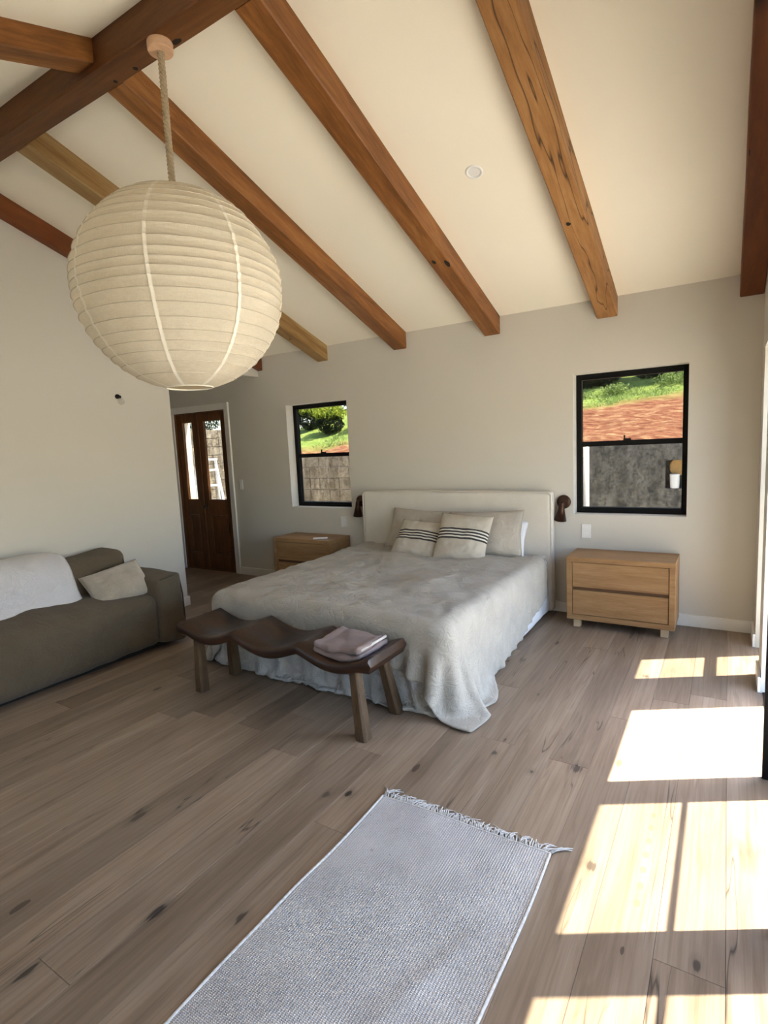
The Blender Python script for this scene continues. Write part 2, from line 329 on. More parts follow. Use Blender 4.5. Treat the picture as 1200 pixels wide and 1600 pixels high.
def mat_hill():
    t = NT('red_soil_and_grass'); w = t.world()
    sp = t.n('SeparateXYZ'); t.l(w, sp.inputs[0]); n = t.noise(w, 1.4, 4); n2 = t.noise(t.mapping(w, (5, 14, 5)), 1, 6, 0.75); n3 = t.noise(w, 7, 5, 0.8)
    yb = t.math('ADD', 9.75, t.math('MULTIPLY', sp.outputs[0], 0.36))
    d = t.math('ADD', t.math('SUBTRACT', sp.outputs[1], yb), t.math('MULTIPLY', t.math('SUBTRACT', n, 0.5), 0.5))
    g = t.ramp(t.math('ADD', t.math('MULTIPLY', d, 2.0), 0.5), [(0.0, (0, 0, 0)), (1.0, (1, 1, 1))])
    soil = t.ramp(n2, [(0.34, (0.13, 0.045, 0.022)), (0.50, (0.27, 0.105, 0.055)), (0.62, (0.44, 0.27, 0.14))])
    grass = t.ramp(n3, [(0.35, (0.16, 0.26, 0.04)), (0.65, (0.36, 0.42, 0.12))])
    t.bump(n2, 0.9, 0.05); return t.done(t.mix(g, soil, grass), 0.95, 0.1)
HILL = mat_hill()
BULB = mat_glass('bulb_glass', 0.93)
CREAMPOST = mat_plain('cream_paint', (0.85, 0.80, 0.68), 0.6, var=0.03)
LADDER_M = mat_plain('white_ladder_paint', (0.75, 0.76, 0.78), 0.4, var=0.03)
STRAW = mat_plain('straw_coloured', (0.48, 0.30, 0.12), 0.8, var=0.3, nscale=60, bump=0.5)

# ------------------------------------------------------------------ mesh helpers
class MB:
    def __init__(s): s.v = []; s.f = []
    def add(s, vs, fs):
        k = len(s.v); s.v += [tuple(p) for p in vs]; s.f += [tuple(i+k for i in f) for f in fs]; return s
    def box(s, x0, y0, z0, x1, y1, z1):
        v = [(x, y, z) for z in (z0, z1) for y in (y0, y1) for x in (x0, x1)]
        return s.add(v, [(0, 2, 3, 1), (4, 5, 7, 6), (0, 1, 5, 4), (2, 6, 7, 3), (0, 4, 6, 2), (1, 3, 7, 5)])
    def rings(s, rings, closed=True, caps=True):
        n = len(rings[0]); vs = [p for r in rings for p in r]; fs = []
        for i in range(len(rings)-1):
            for j in range(n if closed else n-1):
                a, b = i*n+j, i*n+(j+1) % n; fs.append((a, b, b+n, a+n))
        if caps: fs.append(tuple(range(n-1, -1, -1))); fs.append(tuple(range((len(rings)-1)*n, len(rings)*n)))
        return s.add(vs, fs)
    def tube(s, pts, r, n=8, caps=True):
        pts = [Vector(p) for p in pts]; rr = r if isinstance(r, (list, tuple)) else [r]*len(pts); rings = []
        ref = Vector((0, 0, 1))
        for i, p in enumerate(pts):
            t = (pts[min(i+1, len(pts)-1)] - pts[max(i-1, 0)]).normalized()
            a = t.cross(ref)
            if a.length < 0.05: a = t.cross(Vector((1, 0, 0)))
            a.normalize(); b = t.cross(a)
            rings.append([p + rr[i]*(a*math.cos(q) + b*math.sin(q)) for q in [2*math.pi*k/n for k in range(n)]])
        return s.rings(rings, True, caps)
    def lathe(s, prof, n=24, center=(0, 0, 0), caps=True):
        cx, cy, cz = center
        return s.rings([[(cx + r*math.cos(2*math.pi*k/n), cy + r*math.sin(2*math.pi*k/n), cz + z) for k in range(n)] for r, z in prof], True, caps)
    def grid(s, fn, nu, nv):
        vs = [fn(i/nu, j/nv) for j in range(nv+1) for i in range(nu+1)]
        return s.add(vs, [(j*(nu+1)+i, j*(nu+1)+i+1, (j+1)*(nu+1)+i+1, (j+1)*(nu+1)+i) for j in range(nv) for i in range(nu)])
    def xf(s, M):
        s.v = [tuple(M @ Vector(p)) for p in s.v]; return s

def obj(name, mb, mat, parent=None, smooth=False, world=True, bevel=0.0, kind=None, seg=2, recalc=True):
    me = bpy.data.meshes.new(name); me.from_pydata(mb.v, [], mb.f); 
    if recalc:
        bm = bmesh.new(); bm.from_mesh(me)
        bmesh.ops.recalc_face_normals(bm, faces=bm.faces); bm.to_mesh(me); bm.free()
    me.materials.append(mat)
    o = bpy.data.objects.new(name, me); C.objects.link(o)
    if parent is not None:
        o.parent = parent
        if world:
            px, py, pz = root_loc(parent)
            me.transform(Matrix.Translation((-px, -py, -pz)))
    if smooth: me.polygons.foreach_set('use_smooth', [True]*len(me.polygons))
    if bevel:
        b = o.modifiers.new('bevel', 'BEVEL'); b.width = bevel; b.segments = seg; b.limit_method = 'ANGLE'; b.angle_limit = R(40)
    if kind: o['kind'] = kind
    me.update(); return o
def root_loc(p):
    v = Vector((0, 0, 0))
    while p is not None: v += p.location; p = p.parent
    return v
def thing(name, label, cat, loc=(0, 0, 0), rot=(0, 0, 0), group=None):
    o = bpy.data.objects.new(name, None); C.objects.link(o); o.location = loc; o.rotation_euler = rot
    o.empty_display_size = 0.1
    o['label'] = label; o['category'] = cat
    if group: o['group'] = group
    return o
def tag(o, label, cat, group=None):
    o['label'] = label; o['category'] = cat
    if group: o['group'] = group
    return o
def struct(name, mb, mat, **kw):
    o = obj(name, mb, mat, **kw); o['kind'] = 'structure'; return o
def sempty(name, loc):
    o = bpy.data.objects.new(name, None); C.objects.link(o); o.location = loc; o.empty_display_size = 0.1; o['kind'] = 'structure'; return o
def dup(root, loc=None, label=None):
    def cp(o, par):
        c = o.copy(); C.objects.link(c); c.parent = par
        for ch in list(o.children): cp(ch, c)
        return c
    r = cp(root, root.parent)
    if loc is not None: r.location = loc
    if label: r['label'] = label
    return r

# ------------------------------------------------------------------ room dimensions
YB = 4.72; XL = -4.57; XR = 0.19; YF = -1.05; YRID = 1.85; T = 0.3443; ZW = 2.5555
def zceil(y): return ZW + (YB - y)*T if y >= YRID else ZW + (YB - YRID)*T - (YRID - y)*T

def wall_mesh(us, zs, holes, axis, p0, p1, topfn=None):
    """wall on a grid of cells us x zs; holes are (u0,u1,z0,z1); p0 inner face, p1 outer face"""
    mb = MB(); us = sorted(set(us)); zs = sorted(set(zs))
    nz = len(zs)-1
    def zz(u, k):
        if topfn and k == nz: return topfn(u)
        return zs[k]
    def solid(i, k):
        if i < 0 or k < 0 or i >= len(us)-1 or k >= nz: return False
        cu = (us[i]+us[i+1])/2; cz = (zs[k]+zs[k+1])/2
        return not any(h[0] < cu < h[1] and h[2] < cz < h[3] for h in holes)
    def P(u, p, z): return (u, p, z) if axis == 'Y' else (p, u, z)
    def q(*ps): mb.add(ps, [(0, 1, 2, 3)])
    for i in range(len(us)-1):
        for k in range(nz):
            if not solid(i, k): continue
            a, b = us[i], us[i+1]; za0, za1, zb0, zb1 = zz(a, k), zz(a, k+1), zz(b, k), zz(b, k+1)
            for p in (p0, p1): q(P(a, p, za0), P(b, p, zb0), P(b, p, zb1), P(a, p, za1))
            if not solid(i-1, k): q(P(a, p0, za0), P(a, p1, za0), P(a, p1, za1), P(a, p0, za1))
            if not solid(i+1, k): q(P(b, p0, zb0), P(b, p1, zb0), P(b, p1, zb1), P(b, p0, zb1))
            if not solid(i, k-1): q(P(a, p0, za0), P(b, p0, zb0), P(b, p1, zb0), P(a, p1, za0))
            if not solid(i, k+1): q(P(a, p0, za1), P(b, p0, zb1), P(b, p1, zb1), P(a, p1, za1))
    bm = bmesh.new(); vs = [bm.verts.new(v) for v in mb.v]; bm.verts.index_update()
    for f in mb.f: bm.faces.new([vs[i] for i in f])
    bmesh.ops.remove_doubles(bm, verts=bm.verts, dist=1e-5)
    out = MB(); bm.verts.index_update(); out.v = [tuple(v.co) for v in bm.verts]; out.f = [tuple(v.index for v in f.verts) for f in bm.faces]; bm.free()
    return out

W1 = (-4.19, -3.36, 0.855, 1.99); W2 = (-1.087, -0.256, 0.852, 2.0); D1 = (-6.11, -5.17, 0.0, 2.02)
hol = [W1, W2, D1]
us = [-6.75, 0.44] + [h[i] for h in hol for i in (0, 1)]; zs = [0, 2.75] + [h[i] for h in hol for i in (2, 3)]
struct('wall_back', wall_mesh(us, zs, hol, 'Y', YB, 4.93), WALL)
hr = [(3.915, 4.41, 0.0, 2.02), (-0.04, 3.63, 0.0, 2.02)]
struct('wall_right', wall_mesh([YF-.2, YRID, 4.72] + [h[i] for h in hr for i in (0, 1)], [0, 2.02, 2.55], hr, 'X', XR, 0.44, topfn=lambda u: zceil(u)+.05), WALL)
struct('wall_left', wall_mesh([YF-.2, YRID, 3.5], [0, 2.0, 2.5], [], 'X', XL, XL-.11, topfn=lambda u: zceil(u)+.03), WALL)
FH = (-4.0, -2.9, 0.9, 2.0)
struct('wall_front', wall_mesh([XL-.11, XR+.25, FH[0], FH[1]], [0, 2.6, FH[2], FH[3]], [FH], 'Y', YF, YF-.15), WALL)
struct('trim_1', MB().box(XL-.11, 3.5, 2.34, XL, YB, 2.80), WALL)          # header above the hall opening
hall = MB().box(-6.9, 2.0, 0, -6.75, 4.93, 2.6)
struct('wall_hall', hall, WALL); struct('wall_hall_front', MB().box(-6.9, 1.88, 0, XL-.11, 2.0, 2.6), WALL)
struct('ceiling_hall', MB().box(-6.9, 1.88, 2.45, XL-.11, YB, 2.6), CEIL)
def slab(y0, y1, name):
    mb = MB(); vs = []
    for x in (XL-.3, 0.6):
        for y in (y0, y1):
            z = ZW + (YB-y)*T if name == 'ceiling' else ZW + (YB-YRID)*T - (YRID-y)*T
            vs += [(x, y, z), (x, y, z+.25)]
    mb.add(vs, [(0, 2, 3, 1), (4, 5, 7, 6), (0, 1, 5, 4), (2, 6, 7, 3), (0, 4, 6, 2), (1, 3, 7, 5)])
    return struct(name, mb, CEIL)
slab(YRID, 5.35, 'ceiling'); slab(-1.6, YRID, 'ceiling_front')
# baseboards
def base(name, x0, y0, x1, y1): struct(name, MB().box(x0, y0, 0.0, x1, y1, 0.092), TRIM, bevel=.003)
base('baseboard_back', D1[1]+.08, YB-.016, XR, YB)
base('baseboard_left', XL, YF, XL+.016, 3.516)
base('baseboard_left_end', XL-.11, 3.5, XL, 3.516)
base('baseboard_right', XR-.016, 4.41, XR, YB-.016)
base('baseboard_right_pier', XR-.016, 3.63, XR, 3.915)
base('baseboard_hall', -6.75, YB-.016, D1[0]-.08, YB)

# ------------------------------------------------------------------ floor, board by board
fl = struct('floor', MB().box(-6.9, -1.2, -0.06, 0.44, 4.93, -0.022), mat_plain('subfloor', (0.03, 0.025, 0.02), 0.9))
BW = 0.178; gap = 0.0008
def board_mesh(w, l):
    c = 0.0009; t = 0.022
    mb = MB(); x0, x1, y0, y1 = gap/2, w-gap/2, gap/2, l-gap/2
    mb.v = [(x0, y0, -t), (x1, y0, -t), (x1, y1, -t), (x0, y1, -t), (x0, y0, -c), (x1, y0, -c), (x1, y1, -c), (x0, y1, -c),
            (x0+c, y0+c, 0), (x1-c, y0+c, 0), (x1-c, y1-c, 0), (x0+c, y1-c, 0)]
    mb.f = [(0, 1, 5, 4), (1, 2, 6, 5), (2, 3, 7, 6), (3, 0, 4, 7), (4, 5, 9, 8), (5, 6, 10, 9), (6, 7, 11, 10), (7, 4, 8, 11), (8, 9, 10, 11)]
    return mb
butts = {-1: [1.574, 3.45], 0: [-.3, 2.9], -2: [0.45, 3.3], -3: [2.98, 1.05], -4: [2.44, .6], -5: [1.75, 3.95], -6: [2.48, .55], -7: [1.133, 3.1], -8: [1.567, 3.7], -9: [2.1, .2, 4.1], -10: [.683, 2.6], -11: [1.9, 3.9]}
rb = random.Random(3)
k0 = -int((6.85+0.0284)/BW)-1
for k in range(k0, 3):
    x0 = 0.0284 + (k)*BW; x1 = x0 + BW
    if x1 > 0.43: continue
    ys = butts.get(k+0)
    if ys is None:
        y = rb.uniform(-0.6, 1.0); ys = []
        while y < 4.4: ys.append(y); y += rb.uniform(1.5, 2.2)
    ys = [-1.15] + sorted(q for q in ys if q < 4.4) + [4.735]
    for a, b in zip(ys[:-1], ys[1:]):
        o = obj('board', board_mesh(BW, b-a), FLOOR, fl, world=False); o.location = (x0, a, 0)

# ------------------------------------------------------------------ windows
def sash_window(name, W, yf=4.835):
    x0, x1, z0, z1 = W; root = sempty(name, ((x0+x1)/2, yf, z0))
    fw, d = 0.043, 0.055; zm = z0 + (z1-z0)*0.502
    f = MB(); f.box(x0, yf, z0, x0+fw, yf+d, z1); f.box(x1-fw, yf, z0, x1, yf+d, z1); f.box(x0+fw, yf, z1-fw*1.05, x1-fw, yf+d, z1); f.box(x0+fw, yf, z0, x1-fw, yf+d, z0+fw*1.1)
    obj('frame', f, BLACK, root, bevel=.002)
    lo = obj('sash', MB().box(x0+fw, yf+.008, zm-.021, x1-fw, yf+.036, zm+.021), BLACK, root, bevel=.002)
    xm = (x0+x1)/2 - .02
    obj('latch', MB().box(xm-.028, yf-.004, zm+.021, xm+.028, yf+.02, zm+.035).box(xm-.026, yf, zm+.035, xm-.016, yf+.012, zm+.062), BLACK, lo)
    obj('pane', MB().box(x0+fw, yf+.040, zm, x1-fw, yf+.044, z1-fw), DIM_GLASS, root)
    obj('pane', MB().box(x0+fw, yf+.020, z0+fw, x1-fw, yf+.024, zm), DIM_GLASS, root)
    return root
sash_window('window_1', W1); sash_window('window_2', W2)
w4 = sempty('window_unseen_fill', (-2.3, YF-.1, FH[2])); f = MB()  # unseen window behind the camera, added to let in more light
for x in (FH[0], -3.47, FH[1]-.04): f.box(x, YF-.12, FH[2], x+.04, YF-.07, FH[3])
f.box(FH[0], YF-.12, FH[3]-.04, FH[1], YF-.07, FH[3]); f.box(FH[0], YF-.12, FH[2], FH[1], YF-.07, FH[2]+.04)
obj('frame', f, BLACK, w4)
for a, b in ((FH[0]+.04, -3.47), (-3.43, FH[1]-.04)): obj('pane', MB().box(a, YF-.10, FH[2]+.04, b, YF-.096, FH[3]-.04), GLASS, w4)
# narrow full-height side window in the right wall
w3 = sempty('window_3', (0.40, 4.16, 0)); f = MB(); X0, X1 = .385, .43
f.box(X0, 3.915, 0, X1, 3.935, 2.02); f.box(X0, 4.385, 0, X1, 4.41, 2.02); f.box(X0, 3.935, 1.97, X1, 4.385, 2.02); f.box(X0, 3.935, 0, X1, 4.385, .02)
obj('frame', f, BLACK, w3)
obj('sash', MB().box(X0, 3.935, 1.02, X1, 4.385, 1.08), BLACK, w3)
obj('pane', MB().box(.405, 3.935, .02, .409, 4.385, 1.97), GLASS, w3)
# black glazed door set along the right wall
d2 = sempty('door_2', (0.40, 1.36, 0)); f = MB()
f.box(.36, -0.04, 1.89, .44, 3.63, 2.02); f.box(.36, 3.60, .0, .44, 3.63, 1.89)
obj('frame', f, BLACK, d2)
obj('threshold', MB().box(.20, -.04, -.01, .44, 3.63, .008), BLACK, d2)
posts = [(2.697, 2.719), (1.788, 1.857), (0.893, 0.962), (-.002, .067)]
for a, b in posts: obj('post', MB().box(.157, a, 0.002, .41, b, 1.985), BLACK, d2, bevel=.002)
edges = [(1.857, 2.697), (.962, 1.788), (.067, .893)]
for a, b in edges:
    lf = obj('door_leaf', MB().box(.39, a, .01, .41, a+.01, 1.89).box(.39, b-.01, .01, .41, b, 1.89).box(.39, a+.01, .01, .41, b-.01, .09).box(.392, a+.01, 1.140, .408, b-.01, 1.156), BLACK, d2)
    obj('pane', MB().box(.398, a+.01, .09, .402, b-.01, 1.89), GLASS, lf)

# ------------------------------------------------------------------ french doors in the hall end of the back wall
d1 = sempty('door_1', (-5.64, 4.76, 0)); y0, y1 = 4.745, 4.785
def leaf(xa, xb, hs):
    st = 0.105; l = MB()
    l.box(xa, y0, .01, xa+st, y1, 2.01); l.box(xb-st, y0, .01, xb, y1, 2.01)
    for z0, z1 in ((.01, .20), (.72, .92), (1.90, 2.01)): l.box(xa+st, y0, z0, xb-st, y1, z1)
    lo = obj('door_leaf', l, DOORWOOD, d1, bevel=.006)
    p = MB(); a, b = xa+st, xb-st; p.box(a, y0+.014, .20, b, y1-.014, .72)
    obj('door_panel', p, DOORWOOD, lo)
    q = MB()
    for (u0, v0, u1, v1) in ((a, .20, b, .222), (a, .698, b, .72), (a, .222, a+.022, .698), (b-.022, .222, b, .698)): q.box(u0, y0-.006, v0, u1, y0+.015, v1)
    obj('panel_moulding', q, DOORWOOD, lo, bevel=.005)
    obj('pane', MB().box(a, y0+.018, .92, b, y0+.022, 1.90), DIM_GLASS, lo)
    return lo
xm = -5.705
leaf(xm+.004, D1[1]-.012, 1); la = leaf(D1[0]+.012, xm-.004, -1)
obj('meeting_strip', MB().box(xm-.022, y0-.014, .01, xm+.022, y0, 2.01), DOORWOOD, d1, bevel=.005)
hd = MB(); hd.lathe([(0.0, 0), (.022, .0), (.022, .006), (.009, .012), (.009, .03), (.020, .036), (.024, .048), (.018, .060), (0, .064)], 16)
hd.xf(Matrix.Translation((xm+.06, y0, .83)) @ Matrix.Rotation(R(90), 4, 'X')); obj('door_knob', hd, BRONZE, d1, smooth=True)
fr = MB(); fr.box(D1[0], 4.72, 0, D1[0]+.012, 4.79, 2.02); fr.box(D1[1]-.012, 4.72, 0, D1[1], 4.79, 2.02); fr.box(D1[0], 4.72, 2.01, D1[1], 4.79, 2.02)
obj('jamb', fr, DOORWOOD, d1)
fr = MB(); fr.box(D1[0], 4.79, 0, D1[0]+.012, 4.95, 2.02); fr.box(D1[1]-.012, 4.79, 0, D1[1], 4.95, 2.02); fr.box(D1[0], 4.79, 2.0, D1[1], 4.95, 2.02)
obj('outer_jamb', fr, CREAMPOST, d1)
obj('threshold', MB().box(D1[0], 4.74, -.02, D1[1], 4.93, .012), DOORWOOD, d1)
tr = MB(); tr.box(D1[1], YB-.014, 0, D1[1]+.08, YB, 2.10); tr.box(D1[0]-.08, YB-.014, 0, D1[0], YB, 2.10); tr.box(D1[0], YB-.014, 2.02, D1[1], YB, 2.10)
tr.box(D1[1]+.066, YB-.024, 0, D1[1]+.08, YB-.014, 2.10)
struct('trim_2', tr, TRIM, bevel=.002)

# ------------------------------------------------------------------ timber beams
def beam(x0, x1, ya, yb, zfn, mat, label, depth=0.26, group=None, seed=0):
    """sloping beam: bottom follows zfn; local Y runs along the beam"""
    za, zb = zfn(ya), zfn(yb); L = math.hypot(yb-ya, zb-za); ang = math.atan2(zb-za, yb-ya)
    w = x1-x0; mb = MB(); n = 26; rings = []
    for i in range(n+1):
        s = i/n*L; j = lambda a: 0.0022*mnoise.noise(Vector((s*1.7+seed, a, seed*3.1)))
        b = 0.006
        rings.append([(-w/2+j(1), s, depth), (-w/2+j(1), s, b+j(2)), (-w/2+b+j(1), s, j(2)), (w/2-b+j(3), s, j(2)), (w/2+j(3), s, b+j(2)), (w/2+j(3), s, depth)])
    for rgi in (0, -1):                                  # both ends cut plumb
        for p in range(6):
            x, y, z = rings[rgi][p]; rings[rgi][p] = (x, y + z*math.tan(ang), z)
    mb.rings(rings)
    o = obj('ceiling_beam', mb, mat); o.location = ((x0+x1)/2, ya, za); o.rotation_euler = (ang, 0, 0)
    tag(o, label, 'beam', group); return o
zr = lambda y: 2.405 + (4.72-y)*T
RB = [(0.045, .187, BEAM_RED, 'red-brown ceiling beam running against the right-hand wall', 2.41),
      (-.899, -.749, BEAM_CRACK, 'pale brown ceiling beam with long cracks, ending left above the larger window', 0),
      (-1.837, -1.695, BEAM, 'orange-brown ceiling beam with two black knots, ending above the middle of the bed headboard', 0),
      (-2.767, -2.625, BEAM, 'dark brown ceiling beam passing behind the lamp rope, ending above the left part of the headboard', 0),
      (-3.705, -3.567, BEAM_GREEN, 'greenish-tan striped ceiling beam passing behind the lamp, ending above the smaller window', 0),
      (-4.640, -4.500, BEAM_RED, 'reddish ceiling beam lying along the top of the sofa wall', 0)]
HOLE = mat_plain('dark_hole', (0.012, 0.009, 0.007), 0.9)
beams = [beam(a, b, 1.914, 4.719, zr, mt, lb, seed=i*5.3+1) for i, (a, b, mt, lb, _) in enumerate(RB)]
def knot(par, P, rx, ry, nrm='down', name='knot'):
    mb = MB(); n = 18; rs = []
    for z, k in ((.002, 1.0), (-.0012, 1.0), (-.0018, .6)):
        rs.append([(rx*k*math.cos(2*math.pi*i/n)*(1+.25*mnoise.noise(Vector((i*.7, rx*99, 0)))), ry*k*math.sin(2*math.pi*i/n)*(1+.25*mnoise.noise(Vector((i*.7, 5, ry*90)))), z) for i in range(n)])
    mb.rings(rs)
    if nrm == 'left': mb.xf(Matrix.Rotation(R(90), 4, 'Y'))
    if nrm == 'front': mb.xf(Matrix.Rotation(R(-90), 4, 'X'))
    o = obj(name, mb, HOLE, par, world=False); q = Matrix.Rotation(-par.rotation_euler.x, 3, 'X') @ (Vector(P) - par.location)
    if nrm == 'down': q.z = 0
    o.location = q; return o
knot(beams[2], (-1.795, 3.676, 2.765), .014, .022); knot(beams[2], (-1.712, 3.72, 2.75), .016, .040); knot(beams[1], (-.857, 3.626, 2.782), .014, .017)
knot(beams[4], (-3.653, 4.244, 2.569), .008, .010); knot(beams[0], (.045, 2.812, 2.597), .011, .011, 'left')
rg = MB(); n = 60; rings = []
for i in range(n+1):
    x = -4.565 + i/n*(4.565+.188); j = lambda a: .002*mnoise.noise(Vector((x*1.7, a, 9)))
    b = .006; y0_, y1_ = 1.785, 1.914
    rings.append([(x, y0_+j(1), 3.62), (x, y0_+j(1), 3.371+b+j(2)), (x, y0_+b+j(1), 3.371+j(2)), (x, y1_-b+j(3), 3.371+j(2)), (x, y1_+j(3), 3.371+b+j(2)), (x, y1_+j(3), 3.62)])
rg.rings(rings); RIDGE = mat_wood('ridge_timber', (0.06, 0.020, 0.006), (0.125, 0.046, 0.013), (0.20, 0.085, 0.027), scale=(8, 0.8, 8), rough=0.5, along='X')
rdg = obj('ridge_beam', rg, RIDGE)
for X_, r_ in ((-2.487, .012), (-2.650, .011)): knot(rdg, (X_, 1.885, 3.371), r_, r_).location = (X_, 1.885, 3.3712)
knot(rdg, (-2.19, 1.878, 3.371), .03, .014).location = (-2.18, 1.885, 3.3712)
tag(rdg, 'thick dark timber ridge beam carrying the round lamp', 'beam')
beam(-2.801, -2.663, -1.05, 1.785, lambda y: 3.413 - (1.785-y)*T, BEAM, 'timber beam on the near slope joining the ridge beam at top left', seed=44)

# ------------------------------------------------------------------ pendant lamp
LX, LY, LZ = -2.246, 1.845, 2.272; LR, LH = 0.472, 0.458
lamp = thing('pendant_lamp', 'huge round ribbed linen lantern hanging on a rope from the ridge beam', 'lamp', (LX, LY, 3.371))
cn = MB().lathe([(0.0, 3.371), (.054, 3.371), (.057, 3.366), (.057, 3.335), (.054, 3.330), (0, 3.330)], 40, (LX, LY, 0)); obj('canopy', cn, PINE, lamp, smooth=False)
rope = MB()
for s in range(3):
    pts = []
    for i in range(150):
        z = 3.332 - i/149*(3.332-2.715); a = i/149*2*math.pi*11 + s*2*math.pi/3
        pts.append((LX + .0085*math.cos(a), LY + .0085*math.sin(a), z))
    rope.tube(pts, 0.0082, 7)
obj('rope', rope, ROPE, lamp, smooth=True)
NR = 21
def shade_r(th, z):
    """radius of the shade cloth at height z (-1..1) and azimuth th"""
    zz = z; ph = (zz*0.5+0.5)*NR + 0.10*math.sin(th+0.8) + 0.25*math.sin(zz*9)
    fr = ph - math.floor(ph); sag = 4*fr*(1-fr)
    r = math.sqrt(max(0, 1-zz*zz))*LR
    wr = mnoise.noise(Vector((math.cos(th)*9, math.sin(th)*9, zz*70)))*0.0022 + mnoise.noise(Vector((math.cos(th)*2.2, math.sin(th)*2.2, zz*3)))*0.006
    return r - 0.0060*sag*math.sqrt(max(0.05, 1-zz*zz)) + wr + 0.003
zc = 0.975
NU, NV = 168, NR*10
sh = MB()
def shp(u, v):
    th = u*2*math.pi; z = -zc + 2*zc*v; r = shade_r(th, z); return (LX + r*math.cos(th), LY + r*math.sin(th), LZ + z*LH)
vs = [shp(i/NU, j/NV) for j in range(NV+1) for i in range(NU)]
sh.add(vs, [(j*NU+i, j*NU+(i+1) % NU, (j+1)*NU+(i+1) % NU, (j+1)*NU+i) for j in range(NV) for i in range(NU)])
so = obj('lamp_shade', sh, SHADE, lamp, smooth=True)
for k in range(8):
    th0 = 2*math.pi*(k+0.80)/8
    sm = MB(); w = 0.0075
    sm.grid(lambda u, v: (lambda z, th: (LX + (shade_r(th, z)+.0042)*math.cos(th), LY + (shade_r(th, z)+.0042)*math.sin(th), LZ + z*LH))(-zc+2*zc*v, th0 + (u-.5)*2*w/(LR*math.sqrt(1-(-zc+2*zc*v)**2)) + .012*math.sin(v*7+k)), 2, 200)
    obj('seam', sm, SEAM, lamp, smooth=True)
RIBM = mat_plain('rib_wire_linen', (0.60, 0.545, 0.45), 0.9, 0.05, var=0.05)
for k in range(1, NR):
    pts = []
    for i in range(97):
        th = 2*math.pi*i/96; zz = (k/NR-.5)*2
        for _ in range(6): zz += (k - ((zz*0.5+0.5)*NR + 0.10*math.sin(th+0.8) + 0.25*math.sin(zz*9)))*2/NR*.9
        if abs(zz) > zc: zz = math.copysign(zc, zz)
        r = shade_r(th, zz - .001)+.0005; pts.append((LX + r*math.cos(th), LY + r*math.sin(th), LZ + zz*LH))
    obj('rib_wire', MB().tube(pts, .0021, 5, caps=False), RIBM, lamp, smooth=True)
for z in (-zc, zc):
    r = shade_r(0, z); obj('wire_ring', MB().tube([(LX + r*math.cos(a), LY + r*math.sin(a), LZ + z*LH) for a in [2*math.pi*i/48 for i in range(49)]], .004, 6), SEAM, lamp, smooth=True)
sp = MB()
for a in (0, math.pi/2): sp.tube([(LX - r*math.cos(a), LY - r*math.sin(a), LZ + zc*LH), (LX + r*math.cos(a), LY + r*math.sin(a), LZ + zc*LH)], .0035, 6)
obj('spreader', sp, BRONZE, lamp)

# ------------------------------------------------------------------ soft shapes
def soft_box(x0, y0, z0, x1, y1, z1, r=0.05, n=(16, 16, 10), puff=(0, 0, 0), wob=0.006, seed=0, ws=3.0, fn=None):
    """rounded box on a fine grid with puffed faces and gentle unevenness"""
    cx, cy, cz = (x0+x1)/2, (y0+y1)/2, (z0+z1)/2; hx, hy, hz = (x1-x0)/2, (y1-y0)/2, (z1-z0)/2
    bm = bmesh.new(); cache = {}
    def V(i, j, k):
        key = (i, j, k)
        if key not in cache:
            u, v, w = 2*i/n[0]-1, 2*j/n[1]-1, 2*k/n[2]-1
            def ease(t, h): # pack vertices near the rounded edges
                s = math.sin(t*math.pi/2); return (0.55*t+0.45*s)*h
            p = Vector((ease(u, hx), ease(v, hy), ease(w, hz)))
            q = Vector((max(-hx+r, min(hx-r, p.x)), max(-hy+r, min(hy-r, p.y)), max(-hz+r, min(hz-r, p.z))))
            d = p-q
            if d.length > 1e-9: d = d.normalized()*r
            s = q+d
            a, b, c = s.x/hx, s.y/hy, s.z/hz
            s.x += puff[0]*(1-b*b)*(1-c*c)*a; s.y += puff[1]*(1-a*a)*(1-c*c)*b; s.z += puff[2]*(1-a*a)*(1-b*b)*c
            nn = mnoise.noise(s*ws + Vector((seed, seed, 0))) + .5*mnoise.noise(s*ws*3 + Vector((0, seed, 5)))
            s += (d.normalized() if d.length > 1e-9 else Vector((0, 0, 0)))*nn*wob
            s += Vector((cx, cy, cz))
            if fn: s = fn(s, a, b, c)
            cache[key] = bm.verts.new(s)
        return cache[key]
    def face(a, b, c, d):
        try: bm.faces.new((a, b, c, d))
        except ValueError: pass
    for i in range(n[0]):
        for j in range(n[1]):
            for k in (0, n[2]): face(V(i, j, k), V(i+1, j, k), V(i+1, j+1, k), V(i, j+1, k))
    for i in range(n[0]):
        for k in range(n[2]):
            for j in (0, n[1]): face(V(i, j, k), V(i+1, j, k), V(i+1, j, k+1), V(i, j, k+1))
    for j in range(n[1]):
        for k in range(n[2]):
            for i in (0, n[0]): face(V(i, j, k), V(i, j+1, k), V(i, j+1, k+1), V(i, j, k+1))
    bm.verts.index_update(); out = MB(); out.v = [tuple(v.co) for v in bm.verts]; out.f = [tuple(v.index for v in f.verts) for f in bm.faces]; bm.free()
    return out

